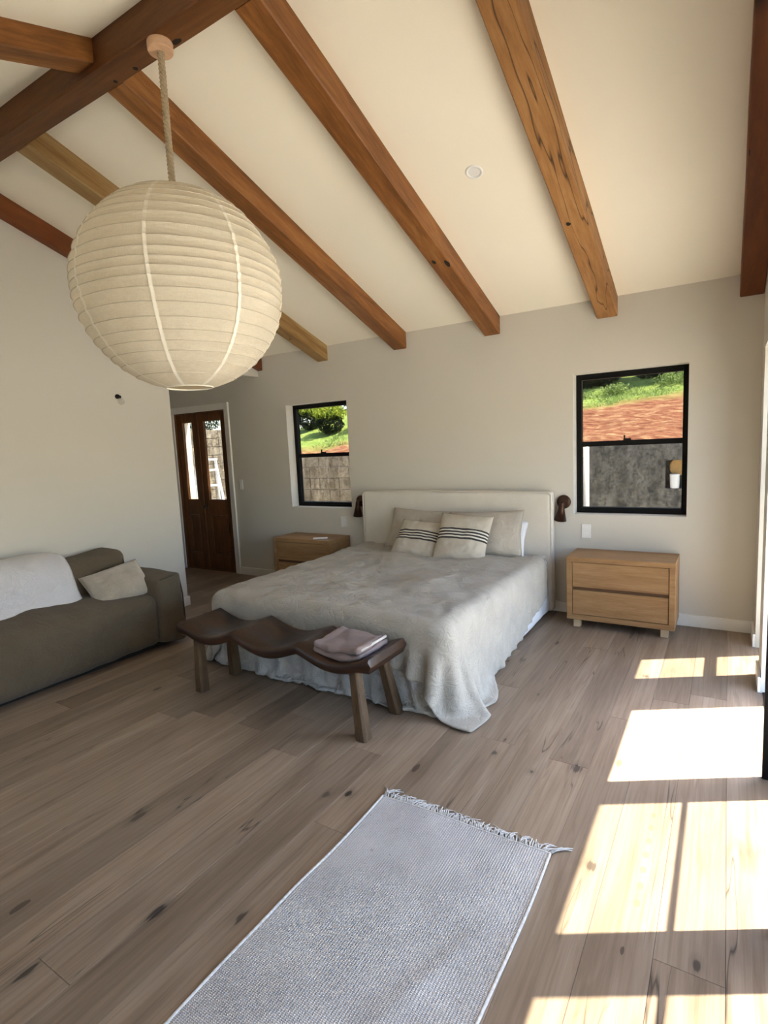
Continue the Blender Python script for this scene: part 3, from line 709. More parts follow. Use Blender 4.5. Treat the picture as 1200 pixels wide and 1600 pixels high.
def pillow_mesh(w, h, t, seed=0, n=34, pinch=0.06, wr=0.006, sag=0.0):
    mb = MB()
    def pt(u, v, side):
        a, b = 2*u-1, 2*v-1
        ea = 1 - pinch*(1-b*b)*0 - pinch*(1-abs(b)**1.5)*(abs(a)**3)
        eb = 1 - pinch*(1-abs(a)**1.5)*(abs(b)**3)
        x = a*w/2*ea; y = b*h/2*eb
        prof = ((1-abs(a)**2.6)*(1-abs(b)**2.6)); z = t/2*max(prof, 0)**0.55
        q = Vector((x*9+seed*3.3, y*9, seed+side)); rad = mnoise.noise(q)*wr*2 + mnoise.noise(q*3)*wr
        z += rad*min(1, prof*3); z -= 0
        y -= sag*max(prof, 0)*t
        return (x, y, z*side)
    for side in (1, -1): mb.grid(lambda u, v: pt(u, v, side), n, n)
    bm = bmesh.new(); vs = [bm.verts.new(v) for v in mb.v]
    for f in mb.f: bm.faces.new([vs[i] for i in f])
    bmesh.ops.remove_doubles(bm, verts=bm.verts, dist=1e-5); bm.verts.index_update()
    out = MB(); out.v = [tuple(v.co) for v in bm.verts]; out.f = [tuple(v.index for v in f.verts) for f in bm.faces]; bm.free(); return out
def edge_loop(w, h, pinch=0.06, n=20):
    pts = []
    for (a0, b0, a1, b1) in ((-1, -1, 1, -1), (1, -1, 1, 1), (1, 1, -1, 1), (-1, 1, -1, -1)):
        for i in range(n):
            a = a0+(a1-a0)*i/n; b = b0+(b1-b0)*i/n
            pts.append((a*w/2*(1-pinch*(1-abs(b)**1.5)*(abs(a)**3)), b*h/2*(1-pinch*(1-abs(a)**1.5)*(abs(b)**3)), 0))
    pts.append(pts[0]); return pts

# ------------------------------------------------------------------ cloth draping (small position-based solver)
def drape(rest, P, pins, box, rad, steps=240, iters=9, clampfn=None, thick=0.006, bend=0.25, seed=1):
    """rest, P: (n,m,3) flat rest shape and start positions; box=(lo,hi)"""
    P = P.copy(); prev = P.copy(); lo, hi = np.array(box[0]), np.array(box[1]); c = (lo+hi)/2; h = (hi-lo)/2
    w = np.ones(P.shape[:2]); w[pins] = 0
    pos0 = P.copy(); cons = []
    def add(ai, aj, bi, bj, k):
        Lr = np.linalg.norm(rest[bi, bj]-rest[ai, aj], axis=-1); cons.append((ai, aj, bi, bj, Lr, k))
    n, m = P.shape[:2]
    S = slice
    for o in (0, 1):
        a = S(o, n-1, 2); b = S(o+1, n, 2); add(a, S(None), b, S(None), 1.0)
        a = S(o, m-1, 2); b = S(o+1, m, 2); add(S(None), a, S(None), b, 1.0)
        for q in (0, 1):
            a = S(o, n-1, 2); b = S(o+1, n, 2)
            add(a, S(q, m-1, 2), b, S(q+1, m, 2), 0.35); add(a, S(q+1, m, 2), b, S(q, m-1, 2), 0.35)
    for o in range(4):
        la = len(range(o, n-2, 4)); a = S(o, n-2, 4); b = S(o+2, n, 4)
        if len(range(o, n-2, 4)) == len(range(o+2, n, 4)): add(a, S(None), b, S(None), bend)
        else: add(S(o, n-2, 4), S(None), S(o+2, o+2+4*la, 4), S(None), bend)
        lb_ = len(range(o, m-2, 4)); add(S(None), S(o, m-2, 4), S(None), S(o+2, o+2+4*lb_, 4), bend)
    cons2 = []
    for (ai, aj, bi, bj, Lr, k) in cons:
        wa, wb = w[ai, aj], w[bi, bj]; s = wa+wb; s[s == 0] = 1; cons2.append((ai, aj, bi, bj, Lr, k*wa/s, k*wb/s))
    dt = 0.016; g = np.array([0, 0, -9.8])*dt*dt
    wm = w[..., None]
    for st in range(steps):
        vel = (P-prev)*0.975; prev = P.copy(); P = P + (vel + g)*wm
        for it in range(iters):
            for (ai, aj, bi, bj, Lr, ka, kb) in cons2:
                A = P[ai, aj]; B = P[bi, bj]; d = B-A; L = np.sqrt((d*d).sum(-1))+1e-9
                f = ((L-Lr)/L)[..., None]*d
                P[ai, aj] = A + f*ka[..., None]; P[bi, bj] = B - f*kb[..., None]
            if it % 3 == 2 or it == iters-1:
                d = P-c; q = np.abs(d)-(h-rad); mq = np.maximum(q, 0); ln = np.sqrt((mq*mq).sum(-1)); sd_ = ln - rad
                ins = (sd_ < thick) & (ln > 1e-6) & (w > 0)
                if ins.any():
                    nrm = mq[ins]/ln[ins][:, None]*np.sign(d[ins]); P[ins] += nrm*(thick-sd_[ins])[:, None]
                    fr = prev[ins]-P[ins]; fr -= (fr*nrm).sum(-1)[:, None]*nrm; P[ins] += fr*0.35
                deep = (ln <= 1e-6) & (w > 0)
                if deep.any():
                    Q = P[deep]; cand = np.stack([hi[2]+thick-Q[:, 2], Q[:, 1]-(lo[1]-thick), hi[0]+thick-Q[:, 0], Q[:, 0]-(lo[0]-thick)], 1); k_ = cand.argmin(1)
                    Q[:, 2] += np.where(k_ == 0, cand[:, 0], 0); Q[:, 1] -= np.where(k_ == 1, cand[:, 1], 0)
                    Q[:, 0] += np.where(k_ == 2, cand[:, 2], 0) - np.where(k_ == 3, cand[:, 3], 0); P[deep] = Q
                fl_ = P[..., 2] < 0.008
                P[fl_, 2] = 0.008; P[fl_, 0] += (prev[fl_, 0]-P[fl_, 0])*0.7; P[fl_, 1] += (prev[fl_, 1]-P[fl_, 1])*0.7
                if clampfn and st > steps*.45: clampfn(P)
    return P
def grid_obj(name, P, mat, parent, thick=0.006, wob=None):
    n, m = P.shape[:2]; mb = MB(); mb.v = [tuple(p) for p in P.reshape(-1, 3)]
    mb.f = [(i*m+j, (i+1)*m+j, (i+1)*m+j+1, i*m+j+1) for i in range(n-1) for j in range(m-1)]
    o = obj(name, mb, mat, parent, smooth=True)
    s = o.modifiers.new('subsurf', 'SUBSURF'); s.levels = 1; s.render_levels = 1
    s = o.modifiers.new('solid', 'SOLIDIFY'); s.thickness = thick; s.offset = 1.0
    return o

# ------------------------------------------------------------------ bed
BX0, BX1, BY0, BY1, BZ = -3.10, -1.262, 2.585, 4.60, 0.495
bed = thing('bed', 'king-size bed with cream upholstered headboard under a greige linen coverlet', 'bed', (-2.18, 3.6, 0))
hb = soft_box(-3.145, 4.595, .02, -1.232, 4.700, 1.052, r=.035, n=(60, 6, 30), puff=(0, .012, .004), wob=.006, seed=3, ws=2.2)
hbo = obj('headboard', hb, HEADB, bed, smooth=True)
pp = []
for (a, b) in (((-3.135, 0.03), (-3.135, 1.02)), ((-3.135, 1.02), (-3.11, 1.045)), ((-3.11, 1.045), (-1.268, 1.045)), ((-1.268, 1.045), (-1.243, 1.02)), ((-1.243, 1.02), (-1.243, .03))):
    for i in range(12): pp.append((a[0]+(b[0]-a[0])*i/12, 4.600, a[1]+(b[1]-a[1])*i/12))
obj('piping', MB().tube(pp, .005, 6), HEADB, hbo, smooth=True)
obj('mattress_base', soft_box(BX0+.02, BY0+.045, .025, BX1, 4.6, .27, r=.02, n=(30, 40, 8), wob=.006, seed=8), SHEET, bed, smooth=True)
obj('mattress', soft_box(BX0, BY0, .26, BX1, 4.6, BZ, r=.06, n=(30, 40, 10), wob=.004, seed=5), SHEET, bed, smooth=True)
# lower linen sheet: hangs to the floor at the foot and puddles at the right corner
n1, m1 = 96, 58
rest = np.zeros((n1, m1, 3))
for i in range(n1):
    u = i/(n1-1)
    for j in range(m1):
        v = j/(m1-1); y = 2.105 + v*1.035
        xr = -1.295 + 0.13*max(0, min(1, (2.72-y)/.25)); x0_ = -3.115 + 0.03*max(0, min(1, (2.7-y)/.35))
        rest[i, j] = (x0_ + (xr-x0_)*u, y, 0)
for i in range(n1):
    for j in range(m1): rest[i, j, 2] = .016*max(0, min(1, (2.55-rest[i, j, 1])/.3))*math.sin(rest[i, j, 0]*2*math.pi/.15 + math.sin(rest[i, j, 0]*9))
Ps = rest.copy(); Ps[..., 2] += BZ+.01
Ps[..., 2] += np.random.rand(n1, m1)*.012
pins = np.zeros((n1, m1), bool); pins[(rest[..., 1] > 2.80) & (rest[..., 0] < BX1-.12) & (rest[..., 0] > BX0+.12)] = True; Ps[pins, 2] = BZ+.006
def cl1(P):
    lim = np.where(P[..., 0] < -1.60, 2.525, 2.50) - .30*np.clip(.12-P[..., 2], 0, .12)
    P[..., 1] = np.maximum(P[..., 1], lim); P[..., 0] = np.minimum(P[..., 0], -1.225 + .25*np.clip(.2-P[..., 2], 0, .2))
P1 = drape(rest, Ps, pins, ((BX0, BY0, -.5), (BX1, BY1, BZ)), .06, steps=200, iters=8, clampfn=cl1, bend=.12)
sheet = grid_obj('linen_sheet', P1, LINEN_PALE, bed)
# greige coverlet
n2, m2 = 92, 100
rest = np.zeros((n2, m2, 3))
for i in range(n2):
    u = i/(n2-1)
    for j in range(m2):
        v = j/(m2-1); y = 2.375 + v*(4.42-2.375)
        fr_ = max(0, min(1, (4.40-y)/1.6)); xr = BX1 + .27 + .24*fr_**0.8 + .012*math.sin(y*9) - .15*max(0, (2.85-y)/.45)
        x0_ = BX0 - .42
        rest[i, j] = (x0_ + (xr-x0_)*u, y + .012*math.sin(u*23), 0)
        hang = max(0, (x0_ + (xr-x0_)*u) - (BX1+.02))/.40; hf = max(0, (2.56-y))/.19
        rest[i, j, 2] = .026*min(1, hang)*math.sin(y*2*math.pi/.235 + .8*math.sin(y*3)) + .010*hf*math.sin(rest[i, j, 0]*2*math.pi/.17)
Pc = rest.copy(); Pc[..., 2] += BZ + .045
rr = np.random.RandomState(4)
for k in range(26):
    a = rr.uniform(-1, 1, 2)*9; ph = rr.uniform(0, 6.28); Pc[..., 2] += .0035*np.sin(rest[..., 0]*a[0] + rest[..., 1]*a[1] + ph)
Pc[..., 2] += np.random.rand(n2, m2)*.006
pins = np.zeros((n2, m2), bool); xm_ = rest[..., 0]; pins[(rest[..., 1] > 2.86) & (xm_ < BX1-.22) & (xm_ > BX0+.22)] = True; pins[(rest[..., 1] > 4.36) & (xm_ < BX1-.1) & (xm_ > BX0+.1)] = True; Pc[pins, 2] -= .012
def cl2(P):
    m = (P[..., 0] < -1.50); P[..., 1] = np.where(m, np.maximum(P[..., 1], 2.530), P[..., 1])
P2 = drape(rest, Pc, pins, ((BX0-.012, BY0-.030, -.5), (BX1+.014, BY1, BZ+.026)), .07, steps=260, iters=9, clampfn=cl2, bend=.10)
# fine creases on top of the mattress
top = (P2[..., 2] > BZ-.05)
cre = np.zeros(P2.shape[:2])
for i in range(n2):
    for j in range(m2):
        p = Vector(P2[i, j]); q = mnoise.noise(Vector((p.x*3.0+p.y*1.2, p.y*3.4, 2))); e = 1-abs(mnoise.noise(Vector((p.x*4.2+q*1.2, p.y*5.5+q, 7))))*2.2
        e2 = 1-abs(mnoise.noise(Vector((p.x*9+q*2, p.y*8-q, 1))))*2.4
        cre[i, j] = max(0, e)**2*.012 + max(0, e2)**2*.005 + q*.008
P2[..., 2] += np.where(top, cre, cre*.2); P2[..., 0] += np.where(top, 0, cre*.5)
cov = grid_obj('coverlet', P2, LINEN, bed, .007)
# folded-back linen at the head, left of the pillows
obj('turned_back_linen', soft_box(-3.085, 4.03, BZ-.005, -2.45, 4.56, BZ+.045, r=.022, n=(26, 20, 4), wob=.018, seed=31, ws=6), LINEN, bed, smooth=True)
obj('top_sheet', soft_box(-1.75, 4.10, BZ-.01, -1.275, 4.58, BZ+.022, r=.015, n=(20, 20, 4), wob=.006, seed=33, ws=6), LINEN_PALE, bed, smooth=True)

def place_pillow(name, label, mat, w, h, t, loc, tilt, rz, roll=0, group=None, seed=0, piping=None, wr=.006, cat='pillow', sag=.15):
    root = obj(name, pillow_mesh(w, h, t, seed, wr=wr, sag=sag), mat, smooth=True)
    root.location = loc; root.rotation_euler = (Matrix.Rotation(rz, 4, 'Z') @ Matrix.Rotation(tilt, 4, 'X') @ Matrix.Rotation(roll, 4, 'Z')).to_euler()
    tag(root, label, cat, group)
    if piping: 
        p = obj('piping', MB().tube(edge_loop(w, h), .0035, 6), piping, root, smooth=True, world=False)
    return root
ZT = BZ+.03
place_pillow('pillow', 'white pillow peeking out at the right behind the linen pillows', SHEET, .66, .36, .12, (-1.755, 4.50, ZT+.125), R(58), R(2), 0, 'bed pillows', 11)
place_pillow('pillow', 'plain greige linen pillow at the left, leaning on the headboard', PILLOW, .66, .40, .14, (-2.42, 4.45, ZT+.18), R(62), R(-2), R(-2), 'bed pillows', 2, PILLOW)
place_pillow('pillow', 'plain greige linen pillow at the right, leaning on the headboard', PILLOW, .66, .41, .14, (-1.76, 4.40, ZT+.185), R(62), R(6), R(2), 'bed pillows', 5, PILLOW)
place_pillow('cushion', 'left-hand square cushion with dark stripes, on the bed', STRIPE, .48, .40, .13, (-2.30, 4.23, ZT+.130), R(47), R(3), R(-5), 'striped cushions on the bed', 7, cat='cushion')
place_pillow('cushion', 'right-hand square cushion with dark stripes, on the bed', STRIPE, .46, .46, .14, (-1.88, 4.21, ZT+.165), R(54), R(8), R(-4), 'striped cushions on the bed', 9, cat='cushion')

# ------------------------------------------------------------------ nightstands
def nightstand(loc, label):
    t = thing('nightstand', label, 'nightstand', loc, group='oak nightstands beside the bed'); w, d, z0, z1 = .76, .37, .068, .568
    b = MB(); th = .040
    b.box(0, 0, z1-th, w, d, z1).box(0, 0, z0, w, d, z0+th).box(0, 0, z0+th, th, d, z1-th).box(w-th, 0, z0+th, w, d, z1-th).box(th, d-.012, z0+th, w-th, d, z1-th)
    obj('body', b, OAK, t, world=False, bevel=.003)
    zi0, zi1 = z0+th+.004, z1-th-.003; zm = (zi0+zi1)/2
    for a, c in ((zi0, zm-.013), (zm+.013, zi1)):
        dr = MB().box(th+.004, .006, a, w-th-.004, .026, c)
        do = obj('drawer', dr, OAK, t, world=False, bevel=.002)
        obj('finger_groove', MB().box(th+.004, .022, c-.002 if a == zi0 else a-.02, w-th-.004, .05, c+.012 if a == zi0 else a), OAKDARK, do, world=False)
    for x in (.045, w-.045-.05):
        for y in (.03, d-.08): obj('foot', MB().box(x, y, 0.001, x+.05, y+.05, z0), OAK_FOOT, t, world=False, bevel=.002)
    return t
nsr = nightstand((-1.055, 4.333, 0), 'oak two-drawer nightstand under the larger window, right of the bed')
nsl = dup(nsr, (-4.155, 4.333, 0), 'oak two-drawer nightstand under the smaller window, left of the bed')
rm = MB().box(-.075, -.018, 0, .075, .018, .014); rmo = obj('remote_control', rm, PLASTIC, bevel=.004); rmo.location = (-3.57, 4.42, .5685); rmo.rotation_euler = (0, 0, R(35))
tag(rmo, 'small white remote control lying on the left nightstand', 'remote')

# ------------------------------------------------------------------ wall sconces, outlets, switch
def sconce(x, z, label, yaw):
    t = thing('wall_sconce', label, 'wall lamp', (x, YB, z), group='bronze wall sconces beside the headboard')
    Mx = Matrix.Rotation(R(90), 4, 'X')
    obj('back_plate', MB().lathe([(0, 0), (.056, 0), (.058, .004), (.058, .014), (.052, .020), (.02, .022), (0, .022)], 32).xf(Mx), BRONZE, t, world=False, smooth=True)
    obj('arm', MB().tube([(0, -.02, 0), (0, -.05, 0), (0, -.062, -.008)], .008, 10), BRONZE, t, world=False, smooth=True)
    cone = MB().lathe([(0.0, .012), (.018, .010), (.024, -.004), (.023, -.012), (.026, -.05), (.050, -.150), (.047, -.150), (.022, -.05), (.018, -.015), (0, -.012)], 28, caps=False)
    cone.xf(Matrix.Translation((0, -.066, -.005)) @ Matrix.Rotation(yaw, 4, 'Y') @ Matrix.Rotation(R(6), 4, 'X'))
    obj('cone_shade', cone, BRONZE, t, world=False, smooth=True)
sconce(-1.165, .955, 'bronze cone sconce right of the headboard', R(8))
sconce(-3.235, .935, 'bronze cone sconce left of the headboard', R(8))
def plate(name, x, z, label, cat, w=.074, h=.117, kind='outlet'):
    t = thing(name, label, cat, (x, YB, z))
    obj('cover_plate', MB().box(-w/2, -.007, -h/2, w/2, 0, h/2), PLASTIC, t, world=False, bevel=.003)
    if kind == 'outlet':
        s = MB()
        for dz in (-.026, .026): 
            s.lathe([(0, 0), (.017, 0), (.017, .0025), (0, .0025)], 20, (0, 0, 0)); nv = len(s.v)//(1 if dz < 0 else 2)
            k = nv if dz > 0 else 0
            for i in range(k, len(s.v)):
                x_, y_, z_ = s.v[i]; s.v[i] = (x_, -.007-z_, y_+dz)
        obj('socket', s, TRIM, t, world=False)
    else: obj('rocker', MB().box(-.016, -.0105, -.033, .016, -.007, .033), TRIM, t, world=False, bevel=.002)
plate('wall_outlet', -.985, .712, 'white power outlet on the back wall above the right nightstand', 'outlet')
plate('wall_outlet', -3.475, .705, 'white power outlet on the back wall above the left nightstand', 'outlet')
plate('light_switch', -4.975, 1.11, 'white light switch beside the wooden french doors', 'switch', kind='switch', w=.06)
# bare bulb on the sofa wall
bl = thing('bulb_fitting', 'bare clear bulb hanging in a small dark socket on the sofa wall', 'light', (XL, 2.959, 2.035))
obj('socket', MB().lathe([(0, 0), (.020, 0), (.020, .012), (.013, .016), (.013, .045), (0, .045)], 16).xf(Matrix.Rotation(R(100), 4, 'Y')), HOLE, bl, world=False, smooth=True)
obj('bulb', MB().lathe([(0.010, 0), (.013, .012), (.024, .032), (.027, .052), (.020, .070), (0.002, .078)], 16).xf(Matrix.Translation((.030, 0, -.006)) @ Matrix.Rotation(R(150), 4, 'Y')), BULB, bl, world=False, smooth=True)
# downlight in the sloping ceiling
dlx, dly = -1.302, 3.244; dlz = zceil(dly); dl = thing('downlight', 'small round white downlight flush in the sloping ceiling', 'light', (dlx, dly, dlz), (math.atan(-T), 0, 0))
obj('bezel', MB().lathe([(.036, 0.004), (.036, -.004), (.050, -.005), (.053, 0), (.053, .004)], 36, caps=False), PLASTIC, dl, world=False, smooth=True)
obj('lens', MB().lathe([(0, -.001), (.036, -.001), (.036, .002), (0, .002)], 36), PLASTIC, dl, world=False)

# ------------------------------------------------------------------ bench
bn = thing('bench', 'rustic dark timber bench with three scooped seats at the foot of the bed', 'bench', (-2.2, 2.35, 0))
bx0, bx1 = -2.955, -1.475; by0, by1 = 2.155, 2.515
def seat_top(u):
    q = u*3; fr_ = q-math.floor(q) if u < 1 else 1; dip = math.sin(math.pi*fr_)**1.15
    amp = .062
    return .452 - amp*dip - (.010 if 0.12 < u < 0.88 else 0)*0
rings = []; n = 96
for i in range(n+1):
    u = i/n; x = bx0 + (bx1-bx0)*u; zt = seat_top(u); th = .058 + .026*max(0, 1-u/.06) + .026*max(0, 1-(1-u)/.06)
    e = min(u, 1-u)*(bx1-bx0); rd = .022
    if e < rd: k = math.sqrt(max(0, 1-(1-e/rd)**2)); mid = zt-th/2; hh = th/2*max(.06, k)
    else: mid = zt-th/2; hh = th/2
    j = .003*mnoise.noise(Vector((x*5, 1, 0))); ya, yb = by0 + j, by1 + .003*mnoise.noise(Vector((x*5, 9, 0)))
    r_ = min(.012, hh*.5); ring = []
    for t_ in range(5): ring.append((x, ya + (yb-ya)*(t_/4)*.94 + (yb-ya)*.03, mid+hh - .006*(0 if t_ in (1, 2, 3) else 0) - .004*math.sin(math.pi*t_/4)))
    ring += [(x, yb, mid+hh-r_), (x, yb, mid-hh+r_), (x, yb-r_, mid-hh), (x, ya+r_, mid-hh), (x, ya, mid-hh+r_), (x, ya, mid+hh-r_)]
    rings.append(ring)
so_ = obj('seat', MB().rings(rings), BENCH, bn, smooth=True)
so_.modifiers.new('edge', 'EDGE_SPLIT').split_angle = R(50)
for (fx, fy, tx, ty) in ((-2.815, 2.205, -2.835, 2.225), (-2.825, 2.492, -2.80, 2.455), (-1.560, 2.185, -1.625, 2.225), (-1.555, 2.512, -1.610, 2.455)):
    rg_ = []
    for z, s in ((0.001, .036), (.15, .033), (.28, .029), (.378, .027)):
        k = z/.378; cx, cy_ = fx+(tx-fx)*k, fy+(ty-fy)*k; c_ = s*.35
        rg_.append([(cx+a, cy_+b, z) for a, b in ((-s, -s+c_), (-s+c_, -s), (s-c_, -s), (s, -s+c_), (s, s-c_), (s-c_, s), (-s+c_, s), (-s, s-c_))])
    obj('leg', MB().rings(rg_), BENCH_LEG, bn, bevel=.003)
# folded towel
tw = thing('folded_towel', 'folded dusty-pink towel on the right end of the bench', 'towel', (-1.71, 2.33, .44))
zb = .425
def tfn(dz):
    def f(s, a, b, c):
        u = (s.x-bx0)/(bx1-bx0); lift = max(0, seat_top(min(1, max(0, u))) - .402)
        s.z += lift*.9; return s
    return f
for i in range(2):
    z0 = .396 + i*.033
    obj('towel_fold', soft_box(-1.875+.010*i, 2.19, z0, -1.560-.012*i, 2.47-.01*i, z0+.038, r=.018, n=(40, 30, 5), puff=(.008, .006, .008), wob=.016, seed=20+i*3, ws=5, fn=tfn(0)), TOWEL, tw, smooth=True)
obj('towel_hem', MB().tube([(-1.566, 2.21, .428+.036), (-1.562, 2.33, .432+.036), (-1.566, 2.45, .428+.036)], .008, 6), TOWEL_HEM, tw, smooth=True)

# ------------------------------------------------------------------ sofa
sf = thing('sofa', 'low olive-brown slipcovered sofa along the left wall', 'sofa', (-4.1, 1.7, 0))
SY0, SY1 = 0.30, 2.79
def sfn(s, a, b, c):
    if c > 0 and a > .2: s.z -= .02*c*(a-.2)/.8
    s.z += .010*mnoise.noise(Vector((s.x*4, s.y*7, 3)))*max(0, c)
    return s
obj('seat', soft_box(-4.40, SY0, .035, -3.715, 2.60, .455, r=.085, n=(26, 60, 16), puff=(.025, .0, .035), wob=.014, seed=2, ws=3, fn=sfn), SOFA, sf, smooth=True)
def afn(s, a, b, c):
    s.z += .015*b*c; s.x += -.01*c
    s.x += .012*mnoise.noise(s*5); return s
obj('arm', soft_box(-4.50, 2.565, .035, -3.690, SY1, .565, r=.035, n=(24, 8, 18), puff=(.01, .02, .005), wob=.010, seed=12, ws=4, fn=afn), SOFA, sf, smooth=True)
def bfn(s, a, b, c):
    k = max(0, c)*.5+.5
    s.x -= .05*c                      # leans back
    yy = (s.y-SY0)/(2.66-SY0)
    if c > 0: s.z += c*(.045*max(0, (yy-.80)/.20)**1.3 - .02)
    return s
obj('backrest', soft_box(-4.49, SY0, .05, -4.17, 2.66, .735, r=.07, n=(12, 60, 22), puff=(.035, .0, .01), wob=.012, seed=22, ws=3, fn=bfn), SOFA, sf, smooth=True)
pts = [(-3.712, 2.60, .545), (-3.704, 2.69, .556), (-3.712, 2.765, .562), (-4.1, 2.775, .568), (-4.44, 2.772, .572)]
obj('piping', MB().tube(pts, .006, 6), SOFA_PIPE, sf, smooth=True)
obj('piping', MB().tube([(-3.712, 2.772, .555), (-3.696, 2.782, .40), (-3.692, 2.784, .2), (-3.697, 2.778, .07)], .006, 6), SOFA_PIPE, sf, smooth=True)
obj('piping', MB().tube([(-4.175, 2.63, .52), (-4.215, 2.630, .67), (-4.275, 2.628, .735), (-4.40, 2.625, .748), (-4.50, 2.62, .735)], .006, 6), SOFA_PIPE, sf, smooth=True)
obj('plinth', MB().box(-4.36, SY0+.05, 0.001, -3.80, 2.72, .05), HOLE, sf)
# white throw over the back of the sofa
def thr(u, v):
    y = 1.15 + u*(2.155-1.15) + .02*math.sin(v*5)
    path = [(-4.50, .60), (-4.475, .77), (-4.38, .800), (-4.26, .785), (-4.175, .72), (-4.125, .63), (-4.09, .54), (-4.06, .48), (-4.03, .455)]
    s = v*(len(path)-1); i = min(int(s), len(path)-2); f_ = s-i
    def cr(k): return path[max(0, min(len(path)-1, k))]
    def c4(a, b, c, d, t): return .5*((2*b)+(-a+c)*t+(2*a-5*b+4*c-d)*t*t+(-a+3*b-3*c+d)*t**3)
    x = c4(cr(i-1)[0], cr(i)[0], cr(i+1)[0], cr(i+2)[0], f_); z = c4(cr(i-1)[1], cr(i)[1], cr(i+1)[1], cr(i+2)[1], f_)
    e = max(0, (u-.9)/.1); q = mnoise.noise(Vector((x*4, y*4, z*4)))*.010 + mnoise.noise(Vector((x*16, y*16, z*16)))*.003
    y -= .08*max(0, v-.2)*0 - .10*v*max(0, v-.3)
    return (x + .028*(1-e*e) + q, y, z + .022*(1-e*e) + q)
tb = MB().grid(thr, 60, 60); to = obj('throw_blanket', tb, THROW, smooth=True); s_ = to.modifiers.new('solid', 'SOLIDIFY'); s_.thickness = .02; s_.offset = -1
tag(to, 'white cotton throw draped over the back of the sofa', 'throw')
place_pillow('cushion', 'pale beige velvet cushion leaning in the corner of the sofa', VELVET, .44, .36, .13, (-3.99, 2.43, .530), R(38), R(64), R(16), None, 15, VELVET, cat='cushion')

# ------------------------------------------------------------------ rug
rug = thing('rug', 'pale woven cotton rug with a fringed end on the floorboards', 'rug', (-.87, 1.0, 0))
def rg2(u, v):
    x = -1.225 + u*.712; y = -.30 + v*2.13
    x += .006*math.sin(y*5)*(1 if u < .5 else 1); y += -.02*u*(v)*0 + .012*math.sin(u*3.14)*0
    n_ = mnoise.noise(Vector((x*3.5, y*3.5, 0))); z = .007 + .007*max(0, n_) 
    z += .006*math.exp(-((x+.70-(y-1.15)*.35)/.035)**2)*math.exp(-((y-1.18)/.22)**2)
    return (x, y, z)
ro = obj('woven_body', MB().grid(rg2, 60, 150), RUG, rug, smooth=True); s_ = ro.modifiers.new('solid', 'SOLIDIFY'); s_.thickness = .006; s_.offset = -1
for u in (0, 1): obj('edge_binding', MB().tube([tuple(Vector(rg2(u, v/80)) + Vector((0, 0, -.001))) for v in range(81)], .0055, 7), FRINGE, rug, smooth=True)
obj('edge_binding', MB().tube([tuple(Vector(rg2(u/50, 1)) + Vector((0, 0, -.001))) for u in range(51)], .004, 6), FRINGE, rug, smooth=True)
fm = MB(); rf = random.Random(5)
for i in range(86):
    x, y, z = rg2(i/85, 1); 
    for s in range(2):
        L_ = rf.uniform(.028, .060)*(1.3 if i in (0, 1, 2, 84, 85) else 1); a = rf.uniform(-.7, .8)+(.5 if i > 80 else 0)
        fm.tube([(x, y, .007), (x+math.sin(a)*L_*.4, y+L_*.45, rf.uniform(.008, .014)), (x+math.sin(a)*L_*.9, y+L_*.8, rf.uniform(.004, .012)), (x+math.sin(a*1.6)*L_*1.1, y+L_, .003)], [.0028, .0028, .0024, .0012], 4)
obj('fringe', fm, FRINGE, rug, smooth=True, kind='stuff')

# ------------------------------------------------------------------ outside
struct('ground', MB().box(-30, -25, -.30, 40, 7.0, -.07), PAVING)
HZ0 = 1.37
def hillz(x, y): return HZ0 + (y-7.1)*.28
hm = MB(); hx0, hx1, hy0, hy1 = -26, 10, 7.12, 26
def hp(u, v):
    x = hx0+(hx1-hx0)*u; y = hy0+(hy1-hy0)*v**1.5
    z = hillz(x, y) + .05*mnoise.noise(Vector((x*2.2, y*2.2, 0))) + .03*mnoise.noise(Vector((x*6, y*9, 0)))
    return (x, y, z)
hm.grid(hp, 240, 110); hm.f = [f for f in hm.f if hm.v[f[0]][0] > -7.75]; struct('ground_slope', hm, HILL, smooth=True)
# dark concrete retaining wall behind the larger window
struct('wall_garden', MB().box(-4.4, 7.0, -.1, -.60, 7.25, 1.39).box(-.60, 7.0, -.1, -.36, 7.25, .86).box(-.60, 7.12, .86, -.36, 7.25, 1.18).box(-.60, 7.0, 1.18, -.36, 7.25, 1.39).box(-.36, 7.0, -.1, 6, 7.25, 1.39), CONCRETE)
pt_ = MB().lathe([(0, 0), (.046, 0), (.050, .10), (.052, .155), (.046, .16), (0, .158)], 20); po = obj('white_shape', pt_, PLASTIC, smooth=False); po.location = (-.505, 7.045, .861)  # white cup-like shape for an unidentified pale spot
tag(po, 'small white upright shape standing in a notch of the garden wall', 'tub')
bk = obj('straw_disc', soft_box(-.095, -.02, 0, .095, .02, .20, r=.019, n=(12, 6, 12)), STRAW, smooth=True)  # straw-coloured disc for an unidentified orange oval
bk.data.transform(Matrix.Diagonal((1, 1, 1, 1))); bk.location = (-.46, 7.10, .99)
for v in bk.data.vertices:
    d_ = math.hypot(v.co.x/.095, (v.co.z-.1)/.1); 
    if d_ > 1: v.co.x /= d_; v.co.z = .1+(v.co.z-.1)/d_
bk.location = (-.47, 7.095, 1.00); tag(bk, 'round straw-coloured shape propped in the garden wall notch behind the white one', 'mat')
pst = obj('white_post', MB().tube([(-1.155, 5.5, -.07), (-1.155, 5.5, 1.40)], .034, 14), LADDER_M, smooth=True)
tag(pst, 'white vertical post outside the larger window', 'post')
